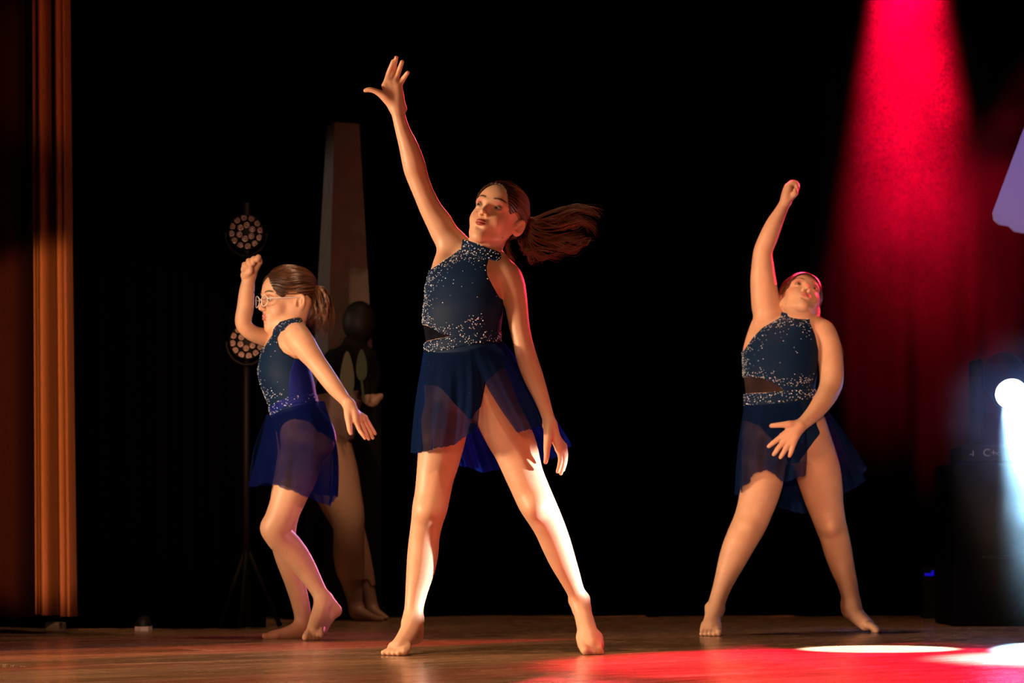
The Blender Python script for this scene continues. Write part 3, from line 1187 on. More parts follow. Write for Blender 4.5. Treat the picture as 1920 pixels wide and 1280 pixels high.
    # left foot, instep towards the camera
    f.chain([(1087, 1125, .055, 16.5), (1093, 1148, .035, 16.5), (1099, 1173, .01, 18), (1105, 1195, -.015, 19), (1109, 1208, -.035, 17)], 0.015)
    f.chain([(1086, 1130, .085, 11), (1088, 1150, .1, 12), (1092, 1165, .1, 12)], 0.02)
    f.chain([(1091, 1195, .0, 11), (1093, 1209, -.025, 10)], 0.015)
    f.chain([(1120, 1195, -.005, 11), (1123, 1209, -.02, 10)], 0.015)
    for i in range(5):
        x0, x1 = 1096 + i * 6, 1097.5 + i * 7.6
        r = [8, 5.6, 5.3, 5.2, 5.0][i]
        f.chain([(x0, 1205, -.03, 9), (x0 - .5 + i * .9, 1214, -.05, r + 1.5), (x1, 'f', -.07 + i * .006, r)], 0.006)
    f.region((1064, 1136), (1115, 1228), (-.12, .12))
    f.head((915, 385), (0, -0.083, -0.001), -.045, 0.985, 25, 15, 15, lids=(0.0026, 0.0027))
    root = empty('person', (W(925, 1228, 7.55)[0], 7.55, 0))
    tag(root, 'dancer in the middle with open hand thrown up and ponytail flying', 'person', 'dancers in navy rhinestone costumes')
    # costume
    poly = [(874, 460), (905, 474), (932, 486), (917, 488), (913, 505), (914, 521), (924, 541), (937, 563), (975, 568), (975, 700), (945, 690), (912, 718), (904, 760), (901, 800),
            (884, 800), (838, 745), (770, 705), (760, 600), (775, 520), (820, 497), (846, 478), (869, 461)]
    cut = [(770, 603), (797, 608), (812, 617), (826, 627), (850, 634), (797, 640), (770, 640)]
    tr = f.trunk + [p for p in f.prims if isinstance(p, Chain)][3:4]
    lv = f.cloth(poly, 0.0042, cut=[cut], prims=f.trunk)
    belt = [(780, 642), (800, 641), (830, 639), (870, 634), (905, 627), (945, 622), (950, 640), (905, 648), (870, 654), (830, 660), (800, 662), (780, 662)]
    bv = f.cloth(belt, 0.0072)
    col = [(867, 447), (878, 451), (905, 463), (934, 474), (940, 477), (939, 489), (931, 494), (900, 485), (864, 468)]
    cv = f.cloth(col, 0.006, prims=f.trunk + [p for p in f.prims if isinstance(p, Chain)][3:4], vox=.0025)
    iv = f.cloth([(x - 2 if x < 800 else x + 2, y) for x, y in cut], 0.002)
    dress(f, root, [('leotard', lv, M_LYCRA), ('jewelled_belt', bv, M_LYCRA), ('collar', cv, M_LYCRA), ('mesh_inset', iv, M_MESH_D)])

    def dens(x, y):
        edge = line_dist(x, y, [(869, 461), (846, 478), (820, 497), (806, 522), (799, 548), (793, 585), (793, 604)])
        under = line_dist(x, y, [(793, 600), (806, 608), (822, 622), (850, 622), (880, 614), (900, 604)])
        nk = line_dist(x, y, [(866, 466), (900, 484), (936, 496)])
        return np.clip(0.15 * np.exp(-edge / 8) + 0.13 * np.exp(-(under / 9) ** 2) + 0.16 * np.exp(-nk / 9) + 0.0028, 0, 1)
    stones(f, root, *lv, dens, 1300, 5)
    stones(f, root, *bv, lambda x, y: 0.30 + 0 * x, 800, 6, (0.0011, 0.0022))
    stones(f, root, *cv, lambda x, y: 0.25 + 0 * x, 420, 7, (0.0011, 0.0020))
    p1 = cloth_panel(f, [((794, 655, .03), (779, 850, .05)), ((798, 660, -.05), (784, 847, -.06)), ((822, 661, -.10), (806, 843, -.125)), ((852, 660, -.125), (848, 833, -.155)), ((872, 658, -.13), (872, 818, -.165)), ((888, 656, -.13), (896, 797, -.15))],
                     folds=4, amp=0.012, bulge=0.012, seed=2)
    p2 = cloth_panel(f, [((880, 655, -.13), (966, 811, -.17)), ((900, 651, -.125), (983, 808, -.18)), ((920, 646, -.105), (1001, 802, -.17)), ((938, 640, -.05), (1017, 796, -.10)), ((944, 640, 0), (1030, 800, -.02))],
                     folds=3, amp=0.010, bulge=0.012, seed=3)
    p3 = cloth_panel(f, [((944, 640, .0), (1073, 825, .0)), ((938, 645, .06), (1052, 852, .10)), ((915, 650, .10), (1018, 862, .2)), ((880, 655, .12), (955, 879, .27)), ((845, 660, .13), (900, 883, .28)),
                         ((812, 660, .1), (845, 866, .24)), ((794, 658, .03), (779, 850, .05))], nu=150, folds=9, amp=0.014, bulge=0.01, seed=4)
    dress(f, root, [('skirt_front_panel', p1, M_SHEER), ('skirt_side_panel', p2, M_SHEER), ('skirt_back_panel', p3, M_SHEER_B)])
    tails = [[(982, 408, .09), (1000, 412, .1), (1030, 398, .1), (1060, 388, .1), (1095, 392, .08), (1120, 398, .07), (1138, 411, .06)],
             [(982, 410, .09), (1005, 420, .1), (1045, 408, .08), (1085, 396, .08), (1112, 402, .08), (1130, 405, .07)],
             [(982, 412, .09), (1008, 428, .1), (1050, 430, .07), (1090, 420, .06), (1115, 432, .07), (1117, 442, .07)],
             [(980, 414, .09), (1005, 440, .1), (1045, 452, .07), (1085, 456, .06), (1112, 444, .06), (1121, 436, .06)],
             [(980, 415, .09), (1000, 448, .1), (1035, 466, .08), (1070, 470, .07), (1100, 458, .07), (1117, 444, .06)],
             [(978, 416, .09), (990, 450, .09), (1015, 474, .08), (1045, 474, .07), (1072, 470, .07)],
             [(976, 416, .09), (978, 448, .08), (990, 478, .07), (1005, 486, .06), (1025, 480, .06)],
             [(976, 416, .09), (974, 446, .07), (984, 470, .06), (1000, 484, .06), (1012, 488, .06)],
             [(982, 410, .09), (1010, 415, .1), (1040, 420, .08), (1075, 410, .08), (1100, 430, .07), (1113, 450, .06)],
             [(982, 410, .09), (1000, 430, .1), (1030, 445, .08), (1060, 445, .08), (1090, 440, .07), (1110, 430, .07)]]
    t1 = tail_strands(f, tails, 45, 0.014, 0.011, r=0.0008, seed=2)
    t2 = tail_strands(f, [[(972, 418, .08), (958, 440, .05), (951, 460, .03), (957, 480, .02), (962, 489, .02), (949, 493, .01)]], 40, 0.003, 0.0015, r=0.0007, seed=5, locks=4)
    finish_person(f, root, (-0.22, -1, -0.30), (t1[0] + t2[0], t1[1] + t2[1]), dict(root_local=(0.02, 0.095, 0.02), seed=3), dict(shadow=(0.30, 0.05, 0.06), lip=(0.22, 0.022, 0.028)))
    return f


# ================================================================== dancer on the left, in profile with glasses
def build_left():
    f = Figure(8.85)
    f.torso([(604, 543, 16, .0), (613, 543, 26, .0), (625, 541, 33, .0), (642, 537, 40, .0), (662, 533, 43, .0), (690, 532, 48, 0), (715, 537, 50, 0), (740, 544, 47.5, 0),
             (765, 552, 46, .0), (790, 563, 51, .0), (815, 571, 54, 0), (840, 575, 52, .0), (862, 572, 38, .0)], 60, 0.74)
    f.ball(588, 812, -.03, 30, .04, trunk=True)
    f.ball(585, 815, .05, 30, .04, trunk=True)
    f.chain([(545, 610, .0, 22), (553, 620, -.05, 22), (560, 634, -.09, 22)], 0.02, trunk=True)
    f.chain([(540, 612, .0, 20), (530, 624, .06, 20), (516, 634, .10, 18)], 0.02, trunk=True)
    f.chain([(562, 572, .01, 22), (556, 592, .005, 21.5), (549, 611, .0, 22.5), (543, 626, .0, 26)], 0.010)
    # raised arm (far side)
    f.chain([(520, 634, .10, 19), (503, 633, .09, 17.5), (476, 626, .06, 15), (460, 613, .045, 15), (456, 600, .04, 15.5), (460, 577, .03, 16), (463, 545, .025, 14.3), (466, 524, .02, 12), (467, 514, .02, 12)], 0.012)
    # fist, fingers folded towards the camera
    for i, (x, y) in enumerate([(458, 497), (466, 490), (475, 486), (484, 483)]):
        f.chain([(467 + (i - 1.5) * 2.5, 517, .02, 9), ((467 + x) / 2, 505, .022, 9), (x + 1, y + 8, .02, 7.5)], 0.01)
        tip = [(464, 500), (470, 497.5), (474.5, 493.5), (481, 487)][i]
        f.chain([(x + 1, y + 6, .02, 6), (x + .5, y - 1, .0, 5.4), (x + (tip[0] - x) * .4, y + 3, -.012, 5.0), (tip[0], tip[1], -.014, 4.4)], 0.004)
    f.chain([(460, 516, .01, 9), (464, 512, -.004, 7.5), (469, 508.5, -.012, 6.0), (470.5, 505, -.014, 4.6)], 0.006)
    f.region((450, 492), (474, 524), (-.03, .05))
    # near arm swung back
    f.chain([(556, 629, -.09, 24), (566, 642, -.11, 24), (577, 658, -.12, 22), (590, 675, -.13, 19), (602, 691, -.14, 17.5), (614, 708, -.15, 17), (628, 727, -.16, 15.3), (643, 745, -.165, 12), (654, 758, -.17, 10.5)], 0.012)
    for i, (k1, k2, k3, dz) in enumerate([((667, 789), (674, 806), (684.5, 821.5), -.195), ((674, 789), (683, 806), (691.5, 823), -.178), ((680, 787), (690, 804), (699, 821), -.16), ((684, 783), (694, 798), (703.5, 813), -.145)]):
        f.chain([(654, 758, -.17, 9.5), (663, 772, dz * .7 - .05, 8.5), (k1[0], k1[1], dz, 6)], 0.01)
        f.chain([(k1[0], k1[1], dz, 5.2), (k2[0], k2[1], dz, 4.0), ((k2[0] + k3[0]) / 2, (k2[1] + k3[1]) / 2, dz - .002, 3.7), (k3[0], k3[1], dz, 3.0)], 0.002)
    f.chain([(653, 762, -.18, 9), (653, 780, -.195, 7.6), (654.5, 795, -.2, 5.6), (656, 806, -.2, 4.8), (658, 812, -.198, 4.0)], 0.008)
    f.region((645, 708), (756, 826), (-.21, -.13))
    # near leg, knee forward, heel lifted
    f.chain([(568, 820, -.06, 38), (565, 852, -.075, 40), (557, 890, -.085, 38), (545, 922, -.09, 34), (535, 950, -.09, 31), (524, 975, -.09, 28.5), (518, 990, -.085, 27), (522, 1004, -.075, 26), (533, 1016, -.06, 26.5),
             (546, 1030, -.05, 26), (562, 1050, -.045, 23.5), (578, 1074, -.045, 19.5), (592, 1098, -.05, 16), (603, 1118, -.06, 15), (607, 1130, -.065, 15)], 0.03)
    f.ball(507, 990, -.09, 15, .03)
    f.chain([(606, 1124, -.065, 15), (602, 1145, -.08, 17), (596, 1165, -.11, 17), (588, 1183, -.145, 14)], 0.015)
    f.chain([(612, 1124, -.05, 12), (624, 1138, -.045, 12.5), (629, 1144, -.045, 12)], 0.02)
    f.chain([(626, 1146, -.05, 10), (612, 1166, -.08, 10), (600, 1184, -.125, 12)], 0.015)
    for i in range(5):
        x1 = 573 + i * 7.0
        r = [6.6, 4.8, 4.6, 4.5, 4.3][i]
        f.chain([(584 + i * 4.5, 1180, -.14, 8), (577 + i * 6.3, 1188, -.165, r + 1), (x1, 'f', -.185 + i * .008, r)], 0.004)
    f.region((560, 646), (1120, 1201), (-.21, -.02))
    # far leg, foot flat
    f.chain([(566, 820, .06, 40), (556, 870, .07, 38), (540, 930, .06, 32), (530, 980, .05, 27), (532, 1020, .05, 23), (539, 1048, .05, 22), (551, 1085, .06, 19.5), (562, 1125, .07, 17.2), (568, 1155, .075, 16), (570, 1175, .075, 15)], 0.03)
    f.chain([(569, 1168, .075, 15), (558, 1178, .06, 14), (540, 1185, .04, 11.5), (520, 1189.5, .02, 8.5), (505, 1191.5, .005, 7)], 0.015)
    f.chain([(577, 1172, .08, 10), (577, 'f', .085, 11), (560, 'f', .06, 10.5), (535, 'f', .035, 8), (515, 'f', .015, 7)], 0.015)
    for i in range(5):
        r = [5.6, 4.4, 4.2, 4.1, 4][i]
        f.chain([(520, 1191, .01 + i * .014, 6.5), (506 + i * 2, 1192.5, .003 + i * .017, r + .6), (497 + i * 3, 'f', -.005 + i * .018, r)], 0.004)
    f.region((488, 592), (1160, 1199), (-.04, .13))
    f.head((561, 567), (0.0745, 0.014, -0.012), -.03, 1.02, 64, -2, 2, lids=(0.0052, 0.0034), mouth=0.0012)
    root = empty('person.001', (W(560, 1198, 8.8)[0], 8.8, 0))
    tag(root, 'dancer in clear glasses at left, turned sideways with one fist raised', 'person', 'dancers in navy rhinestone costumes')
    poly = [(508, 606), (530, 604), (566, 596), (570, 606), (547, 610), (531, 621), (523, 637), (527, 652), (536, 664), (556, 675), (574, 677), (625, 680), (640, 760), (645, 830), (608, 812),
            (577, 808), (560, 838), (550, 868), (530, 868), (520, 810), (480, 780), (465, 700), (470, 660), (497, 651), (514, 627)]
    lv = f.cloth(poly, 0.0042)
    belt = [(480, 772), (505, 764), (530, 752), (560, 744), (590, 740), (615, 740), (620, 754), (590, 756), (560, 760), (530, 770), (508, 781), (480, 790)]
    bv = f.cloth(belt, 0.0072)
    nk = [p for p in f.prims if isinstance(p, Chain)][2:3]
    cv = f.cloth([(514, 612), (535, 608), (552, 602), (566, 598), (567, 609), (552, 615), (535, 623), (512, 630)], 0.006, prims=f.trunk + nk, vox=.0025)
    sv = f.cloth([(556, 676), (574, 678), (640, 680), (650, 760), (655, 845), (608, 814), (566, 806), (552, 770), (545, 740), (548, 705)], 0.0054)
    dress(f, root, [('leotard', lv, M_LYCRA), ('leotard_back_panel', sv, M_LYCRA_B), ('jewelled_belt', bv, M_LYCRA_B), ('collar', cv, M_LYCRA)])

    def dens(x, y):
        edge = line_dist(x, y, [(514, 627), (497, 651), (486, 672), (484, 692), (488, 716), (493, 738), (503, 762)])
        under = line_dist(x, y, [(490, 735), (510, 742), (530, 738)])
        return np.clip(0.035 * np.exp(-edge / 6) + 0.045 * np.exp(-(under / 8) ** 2) + 0.0007, 0, 1)
    stones(f, root, *lv, dens, 500, 15)
    stones(f, root, *bv, lambda x, y: 0.16 + 0 * x, 420, 16, (0.0012, 0.0022))
    stones(f, root, *cv, lambda x, y: 0.1 + 0 * x, 160, 17, (0.0013, 0.002))
    p1 = cloth_panel(f, [((500, 776, .02), (466, 914, .03), .0), ((506, 778, -.06), (480, 910, -.07), .0), ((525, 770, -.11), (504, 906, -.14), .01), ((548, 762, -.13), (535, 916, -.17), .02), ((572, 757, -.125), (572, 930, -.18), .03),
                         ((592, 754, -.10), (602, 942, -.17), .04), ((606, 752, -.05), (620, 948, -.12), .035), ((608, 752, .02), (629, 925, .0), .025)], nu=120, folds=6, amp=0.009, bulge=0.02, seed=12)
    p2 = cloth_panel(f, [((608, 752, .02), (631, 925, .0)), ((600, 752, .08), (620, 930, .1)), ((575, 757, .12), (585, 925, .18)), ((545, 762, .14), (545, 915, .2)), ((515, 772, .11), (500, 910, .17)), ((500, 776, .02), (466, 914, .03))],
                     nu=100, folds=6, amp=0.012, bulge=0.02, seed=13)
    dress(f, root, [('skirt_near_panel', p1, M_SHEER_L), ('skirt_far_panel', p2, M_SHEER)])
    tails = [[(585, 540, .02), (604, 536, .02), (616, 556, .02), (619, 590, .02), (612, 625, .01), (600, 638, .0)],
             [(585, 542, .02), (600, 545, .0), (608, 570, -.01), (608, 600, -.01), (604, 630, -.01)],
             [(585, 543, .02), (595, 552, .0), (598, 580, -.01), (595, 605, -.01), (592, 622, -.01)],
             [(584, 545, .02), (588, 560, .01), (586, 582, .0), (580, 600, .0), (576, 612, .0)],
             [(585, 541, .03), (606, 545, .04), (614, 580, .05), (608, 610, .05), (598, 634, .04)],
             [(585, 545, .03), (595, 560, .04), (596, 590, .04), (588, 615, .03), (584, 628, .02)]]
    tl = tail_strands(f, tails, 60, 0.015, 0.010, r=0.0008, seed=8)
    b = finish_person(f, root, (-0.1, -1, -0.05), tl, dict(root_local=(0.0, 0.098, 0.045), seed=4), dict(shadow=(0.42, 0.17, 0.12), lip=(0.40, 0.12, 0.10)))
    # clear framed glasses
    g = empty('eyeglasses', W(505, 563, 8.75))
    tag(g, 'clear framed eyeglasses worn by the dancer at left', 'eyeglasses')
    T = f.T
    for sx in (-1, 1):
        ring = []
        lens = []
        for k in range(21):
            a = 2 * math.pi * k / 20
            yy = -0.1005 + 0.006 * abs(math.cos(a)) ** 2 * (1 if math.cos(a) * sx > 0 else 0.2)
            ring.append(T((sx * 0.034 + 0.0235 * math.cos(a), yy, -0.007 + 0.0195 * math.sin(a))))
        mb = MB()
        mb.tube(ring, 0.0014, 6, caps=False)
        mb.build('rim', M_GLASSFRAME, g, True)
        lb = MB()
        cpt = T((sx * 0.034, -0.1015, -0.007))
        lb.add([cpt] + ring[:-1], [(0, k + 1, (k + 1) % 20 + 1) for k in range(20)])
        lb.build('lens', M_LENS, g, True)
        tb = MB()
        tb.tube([T((sx * 0.0575, -0.096, -0.001)), T((sx * 0.068, -0.088, 0.0005)), T((sx * 0.0745, -0.04, 0.002)), T((sx * 0.0765, 0.0, 0.0045)), T((sx * 0.077, 0.014, 0.006)), T((sx * 0.077, 0.030, -0.006))], [0.0015, 0.0016, 0.0018, 0.0022, 0.0022, 0.0018], 6)
        tb.build('temple_arm', M_GLASSFRAME, g, True)
    mb = MB()
    mb.tube([T((-0.0105, -0.1005, -0.002)), T((0, -0.1025, 0.0)), T((0.0105, -0.1005, -0.002))], 0.0015, 6)
    mb.build('bridge', M_GLASSFRAME, g, True)
    return f


# ================================================================== dancer on the right, leaning back with a fist in the air
def build_right():
    f = Figure(9.3)
    f.torso([(584, 1494, 20, .10), (594, 1492, 34, .10), (606, 1484, 50, .09), (625, 1473, 61, .08), (650, 1467, 67, .06), (680, 1463, 68.5, .04), (710, 1462, 66, .02), (735, 1462, 63.5, .0),
             (760, 1463, 65, -.01), (790, 1467, 71, -.01), (820, 1471, 75, 0), (845, 1475, 68, 0), (866, 1479, 44, .0)], 6, 0.74)
    f.chain([(1494, 596, .10, 20), (1467, 600, .11, 20), (1446, 594, .11, 23)], 0.02, trunk=True)
    f.chain([(1496, 598, .10, 22), (1522, 612, .08, 24), (1543, 624, .06, 23)], 0.02, trunk=True)
    f.chain([(1432, 596, .1, 18), (1420, 625, .09, 18), (1416, 655, .07, 20)], 0.03, trunk=True)
    f.chain([(1506, 566, .11, 27), (1502, 580, .11, 26), (1496, 595, .10, 27), (1491, 608, .1, 30)], 0.015)
    f.chain([(1442, 590, .11, 26), (1437, 578, .11, 27), (1434, 554, .1, 26), (1431, 526, .09, 24), (1430, 499, .08, 21), (1430.5, 472, .07, 17.8), (1440, 447, .06, 17.6), (1450, 423, .05, 15.8), (1459, 405, .045, 13), (1468, 388, .04, 10.8), (1474, 376, .04, 10.6)], 0.012)
    # fist
    for i in range(4):
        z = .04 + (i - 1.5) * -.014
        f.chain([(1474, 377, z * .7 + .012, 8.5), (1475.5, 364, z, 9.5), (1478 + i * .6, 351, z, 7.8)], 0.01)
        f.chain([(1478 + i * .5, 351, z, 6.2), (1484, 343 + i * .8, z - .003, 5.4), (1492, 343.5 + i * .9, z - .004, 5.0), (1494.5, 351 + i * .7, z - .003, 4.8), (1489, 357 + i * .5, z, 4.2)], 0.0025)
    f.chain([(1478, 374, .02, 7.5), (1486, 367, .012, 6.3), (1491.5, 361.5, .0, 5.4), (1491, 356.5, -.012, 4.4)], 0.005)
    f.region((1462, 1500), (338, 380), (-.01, .09))
    # arm across the body (her left)
    f.chain([(1540, 622, .06, 23), (1549, 634, .05, 23), (1556, 657, .03, 22.5), (1559, 690, .0, 23), (1559, 715, -.03, 22), (1554, 733, -.06, 20.5), (1543, 752, -.11, 19), (1528, 772, -.155, 16), (1511, 789, -.195, 13), (1498, 799, -.215, 12)], 0.012)
    kn = [((1467, 817), (1453, 827.5), (1441.5, 836.5)), ((1471.5, 825), (1460, 839), (1451, 851.5)), ((1479, 830.5), (1471, 845), (1463.5, 857)), ((1487, 831), (1484, 844), (1480.5, 854))]
    for i, (a, b, c) in enumerate(kn):
        f.chain([(1498, 800, -.215, 10), ((1498 + a[0]) / 2, (798 + a[1]) / 2, -.225, 8.6), (a[0], a[1], -.225, 6.4)], 0.010)
        f.chain([(a[0], a[1], -.225, 5.8), (b[0], b[1], -.225, 5.0), ((b[0] + c[0]) / 2, (b[1] + c[1]) / 2, -.222, 4.6), (c[0], c[1], -.216, 3.9)], 0.003)
    f.chain([(1494, 797, -.215, 9), (1480, 796, -.23, 8), (1468, 796, -.235, 5.8), (1456, 797, -.235, 5.0), (1446.5, 798, -.232, 4.2)], 0.008)
    f.region((1438, 1500), (790, 860), (-.26, -.17))
    # her right leg
    f.chain([(1434, 805, .0, 38), (1432, 850, -.02, 42), (1429, 890, -.035, 41.5), (1425, 920, -.045, 38), (1417, 950, -.055, 34.5), (1407, 978, -.06, 32.5), (1395, 1002, -.055, 31), (1384, 1024, -.05, 29), (1375, 1045, -.05, 26.5), (1365, 1070, -.055, 22), (1354, 1100, -.065, 17.4), (1345, 1127, -.075, 15.8), (1340, 1146, -.08, 15.5)], 0.03)
    f.ball(1400, 990, -.095, 18, .03)
    f.ball(1329, 1137, -.08, 7, .012)
    f.ball(1352, 1141, -.08, 7, .012)
    f.chain([(1340, 1144, -.08, 15.5), (1336, 1160, -.105, 16), (1333, 1173, -.135, 16), (1332, 1180, -.155, 13)], 0.015)
    f.chain([(1340, 1160, -.05, 12), (1340, 'f', -.05, 12)], 0.02)
    f.chain([(1323, 1174, -.14, 9), (1320, 1181, -.16, 8)], 0.015)
    f.chain([(1343, 1172, -.135, 10), (1345, 1180, -.155, 9)], 0.015)
    for i in range(5):
        r = [4.3, 4.4, 4.6, 4.8, 6.6][i]
        f.chain([(1321 + i * 5.5, 1178, -.15, 7), (1319 + i * 6.5, 1183, -.175, r + .8), (1315.5 + i * 8, 'f', -.195 - .006 * min(i, 3), r)], 0.004)
    f.region((1306, 1358), (1135, 1194), (-.24, .0))
    # her left leg, set back
    f.chain([(1512, 800, .0, 38), (1524, 845, .03, 41), (1534, 885, .06, 42), (1541, 915, .075, 39), (1546, 940, .085, 35), (1552, 963, .09, 31.5), (1557, 982, .095, 29.5), (1564, 1004, .11, 27.5), (1571, 1032, .13, 26.3), (1579, 1062, .15, 23), (1588, 1090, .165, 19.3), (1594, 1115, .18, 17), (1597, 1136, .185, 16.5)], 0.03)
    f.ball(1556, 984, .05, 17, .03)
    f.chain([(1596, 1130, .185, 16.5), (1604, 1148, .18, 15), (1617, 1161, .17, 12.5), (1629, 1170, .16, 10)], 0.015)
    f.chain([(1590, 1134, .195, 12), (1588, 1144, .195, 9.5), (1590, 1148, .195, 8)], 0.02)
    f.chain([(1591, 1150, .195, 7.5), (1606, 1162, .185, 8), (1622, 1173, .165, 9)], 0.015)
    for i in range(5):
        r = [6, 4.4, 4.2, 4.1, 4.0][i]
        f.chain([(1626, 1171, .13 + i * .014, 7.5), (1636 - i, 1174.5, .12 + i * .016, r + 1), (1644 - i * 2, 'f', .11 + i * .017, r)], 0.004)
    f.region((1576, 1654), (1128, 1186), (.07, .24))
    f.head((1512.5, 535), (0, -0.083, -0.001), .04, 1.0, -2, 44, 16, lids=(0.0032, 0.0028))
    root = empty('person.002', (W(1480, 1190, 9.3)[0], 9.3, 0))
    tag(root, 'dancer at right leaning back, fist up, other hand spread over hip', 'person', 'dancers in navy rhinestone costumes')
    poly = [(1478, 588), (1520, 597), (1521, 606), (1529, 626), (1535, 654), (1575, 665), (1575, 780), (1548, 797), (1520, 830), (1497, 862), (1494, 880), (1464, 880), (1455, 850),
            (1420, 800), (1370, 780), (1365, 665), (1397, 655), (1414, 630), (1431, 613), (1450, 602), (1466, 592)]
    cut = [(1370, 704), (1400, 706), (1418, 709), (1436, 715), (1452, 724), (1468, 737), (1370, 740)]
    lv = f.cloth(poly, 0.0045, cut=[cut])
    iv = f.cloth([(x - 2 if x < 1400 else x + 3, y) for x, y in cut], 0.0022)
    belt = [(1380, 738), (1400, 739), (1430, 739), (1465, 736), (1500, 733), (1545, 729), (1545, 745), (1500, 751), (1465, 757), (1430, 760), (1400, 760), (1380, 759)]
    bv = f.cloth(belt, 0.0075)
    nk = [p for p in f.prims if isinstance(p, Chain)][3:4]
    cv = f.cloth([(1469, 581), (1485, 587), (1503, 591), (1520, 593), (1521, 608), (1500, 608), (1480, 603), (1466, 598)], 0.006, prims=f.trunk + nk, vox=.0025)
    dress(f, root, [('leotard', lv, M_LYCRA), ('mesh_inset', iv, M_MESH), ('jewelled_belt', bv, M_LYCRA), ('collar', cv, M_LYCRA)])

    def dens(x, y):
        edge = line_dist(x, y, [(1466, 593), (1431, 613), (1414, 630), (1398, 655), (1395, 690), (1396, 704)])
        under = line_dist(x, y, [(1395, 700), (1418, 704), (1440, 711), (1462, 722), (1490, 720), (1512, 712)])
        nkd = line_dist(x, y, [(1470, 604), (1500, 610), (1522, 612)])
        return np.clip(0.16 * np.exp(-edge / 8) + 0.16 * np.exp(-(under / 9) ** 2) + 0.06 * np.exp(-nkd / 8) + 0.0026, 0, 1)
    stones(f, root, *lv, dens, 1100, 25, (0.0011, 0.0022))
    stones(f, root, *bv, lambda x, y: 0.28 + 0 * x, 760, 26, (0.0012, 0.0024))
    stones(f, root, *cv, lambda x, y: 0.14 + 0 * x, 260, 27, (0.0011, 0.0020))
    p1 = cloth_panel(f, [((1395, 756, .02), (1383, 930, .03)), ((1399, 758, -.06), (1389, 922, -.09)), ((1421, 759, -.115), (1414, 890, -.15)), ((1448, 757, -.135), (1441, 882, -.175)), ((1472, 755, -.14), (1468, 902, -.19)), ((1488, 753, -.14), (1490, 897, -.19)), ((1500, 751, -.135), (1513, 890, -.175))],
                     nu=110, folds=5, amp=0.010, bulge=0.012, seed=22)
    p2 = cloth_panel(f, [((1530, 742, -.04), (1600, 860, -.05)), ((1530, 742, .02), (1623, 896, .03)), ((1522, 746, .08), (1584, 925, .14)), ((1495, 752, .12), (1545, 945, .22)), ((1462, 756, .13), (1505, 961, .25)), ((1432, 758, .12), (1456, 950, .24)),
                         ((1405, 759, .08), (1415, 935, .15)), ((1395, 756, .02), (1383, 930, .03))], nu=150, folds=9, amp=0.014, bulge=0.01, seed=23)
    dress(f, root, [('skirt_front_panel', p1, M_SHEER), ('skirt_back_panel', p2, M_SHEER)])
    tails = [[(1530, 590, .2), (1550, 612, .22), (1568, 640, .22), (1580, 664, .2), (1583, 682, .2)], [(1528, 592, .2), (1545, 620, .22), (1560, 650, .22), (1574, 672, .2)],
             [(1528, 592, .2), (1540, 625, .22), (1552, 655, .22), (1560, 680, .2)]]
    tl = tail_strands(f, tails, 50, 0.012, 0.006, r=0.0008, seed=9)
    finish_person(f, root, (0.1, -1, -0.25), tl, dict(root_local=(0.0, 0.098, 0.03), seed=6, fz=0.083), dict(shadow=(0.30, 0.06, 0.07), lip=(0.42, 0.12, 0.11)))
    return f


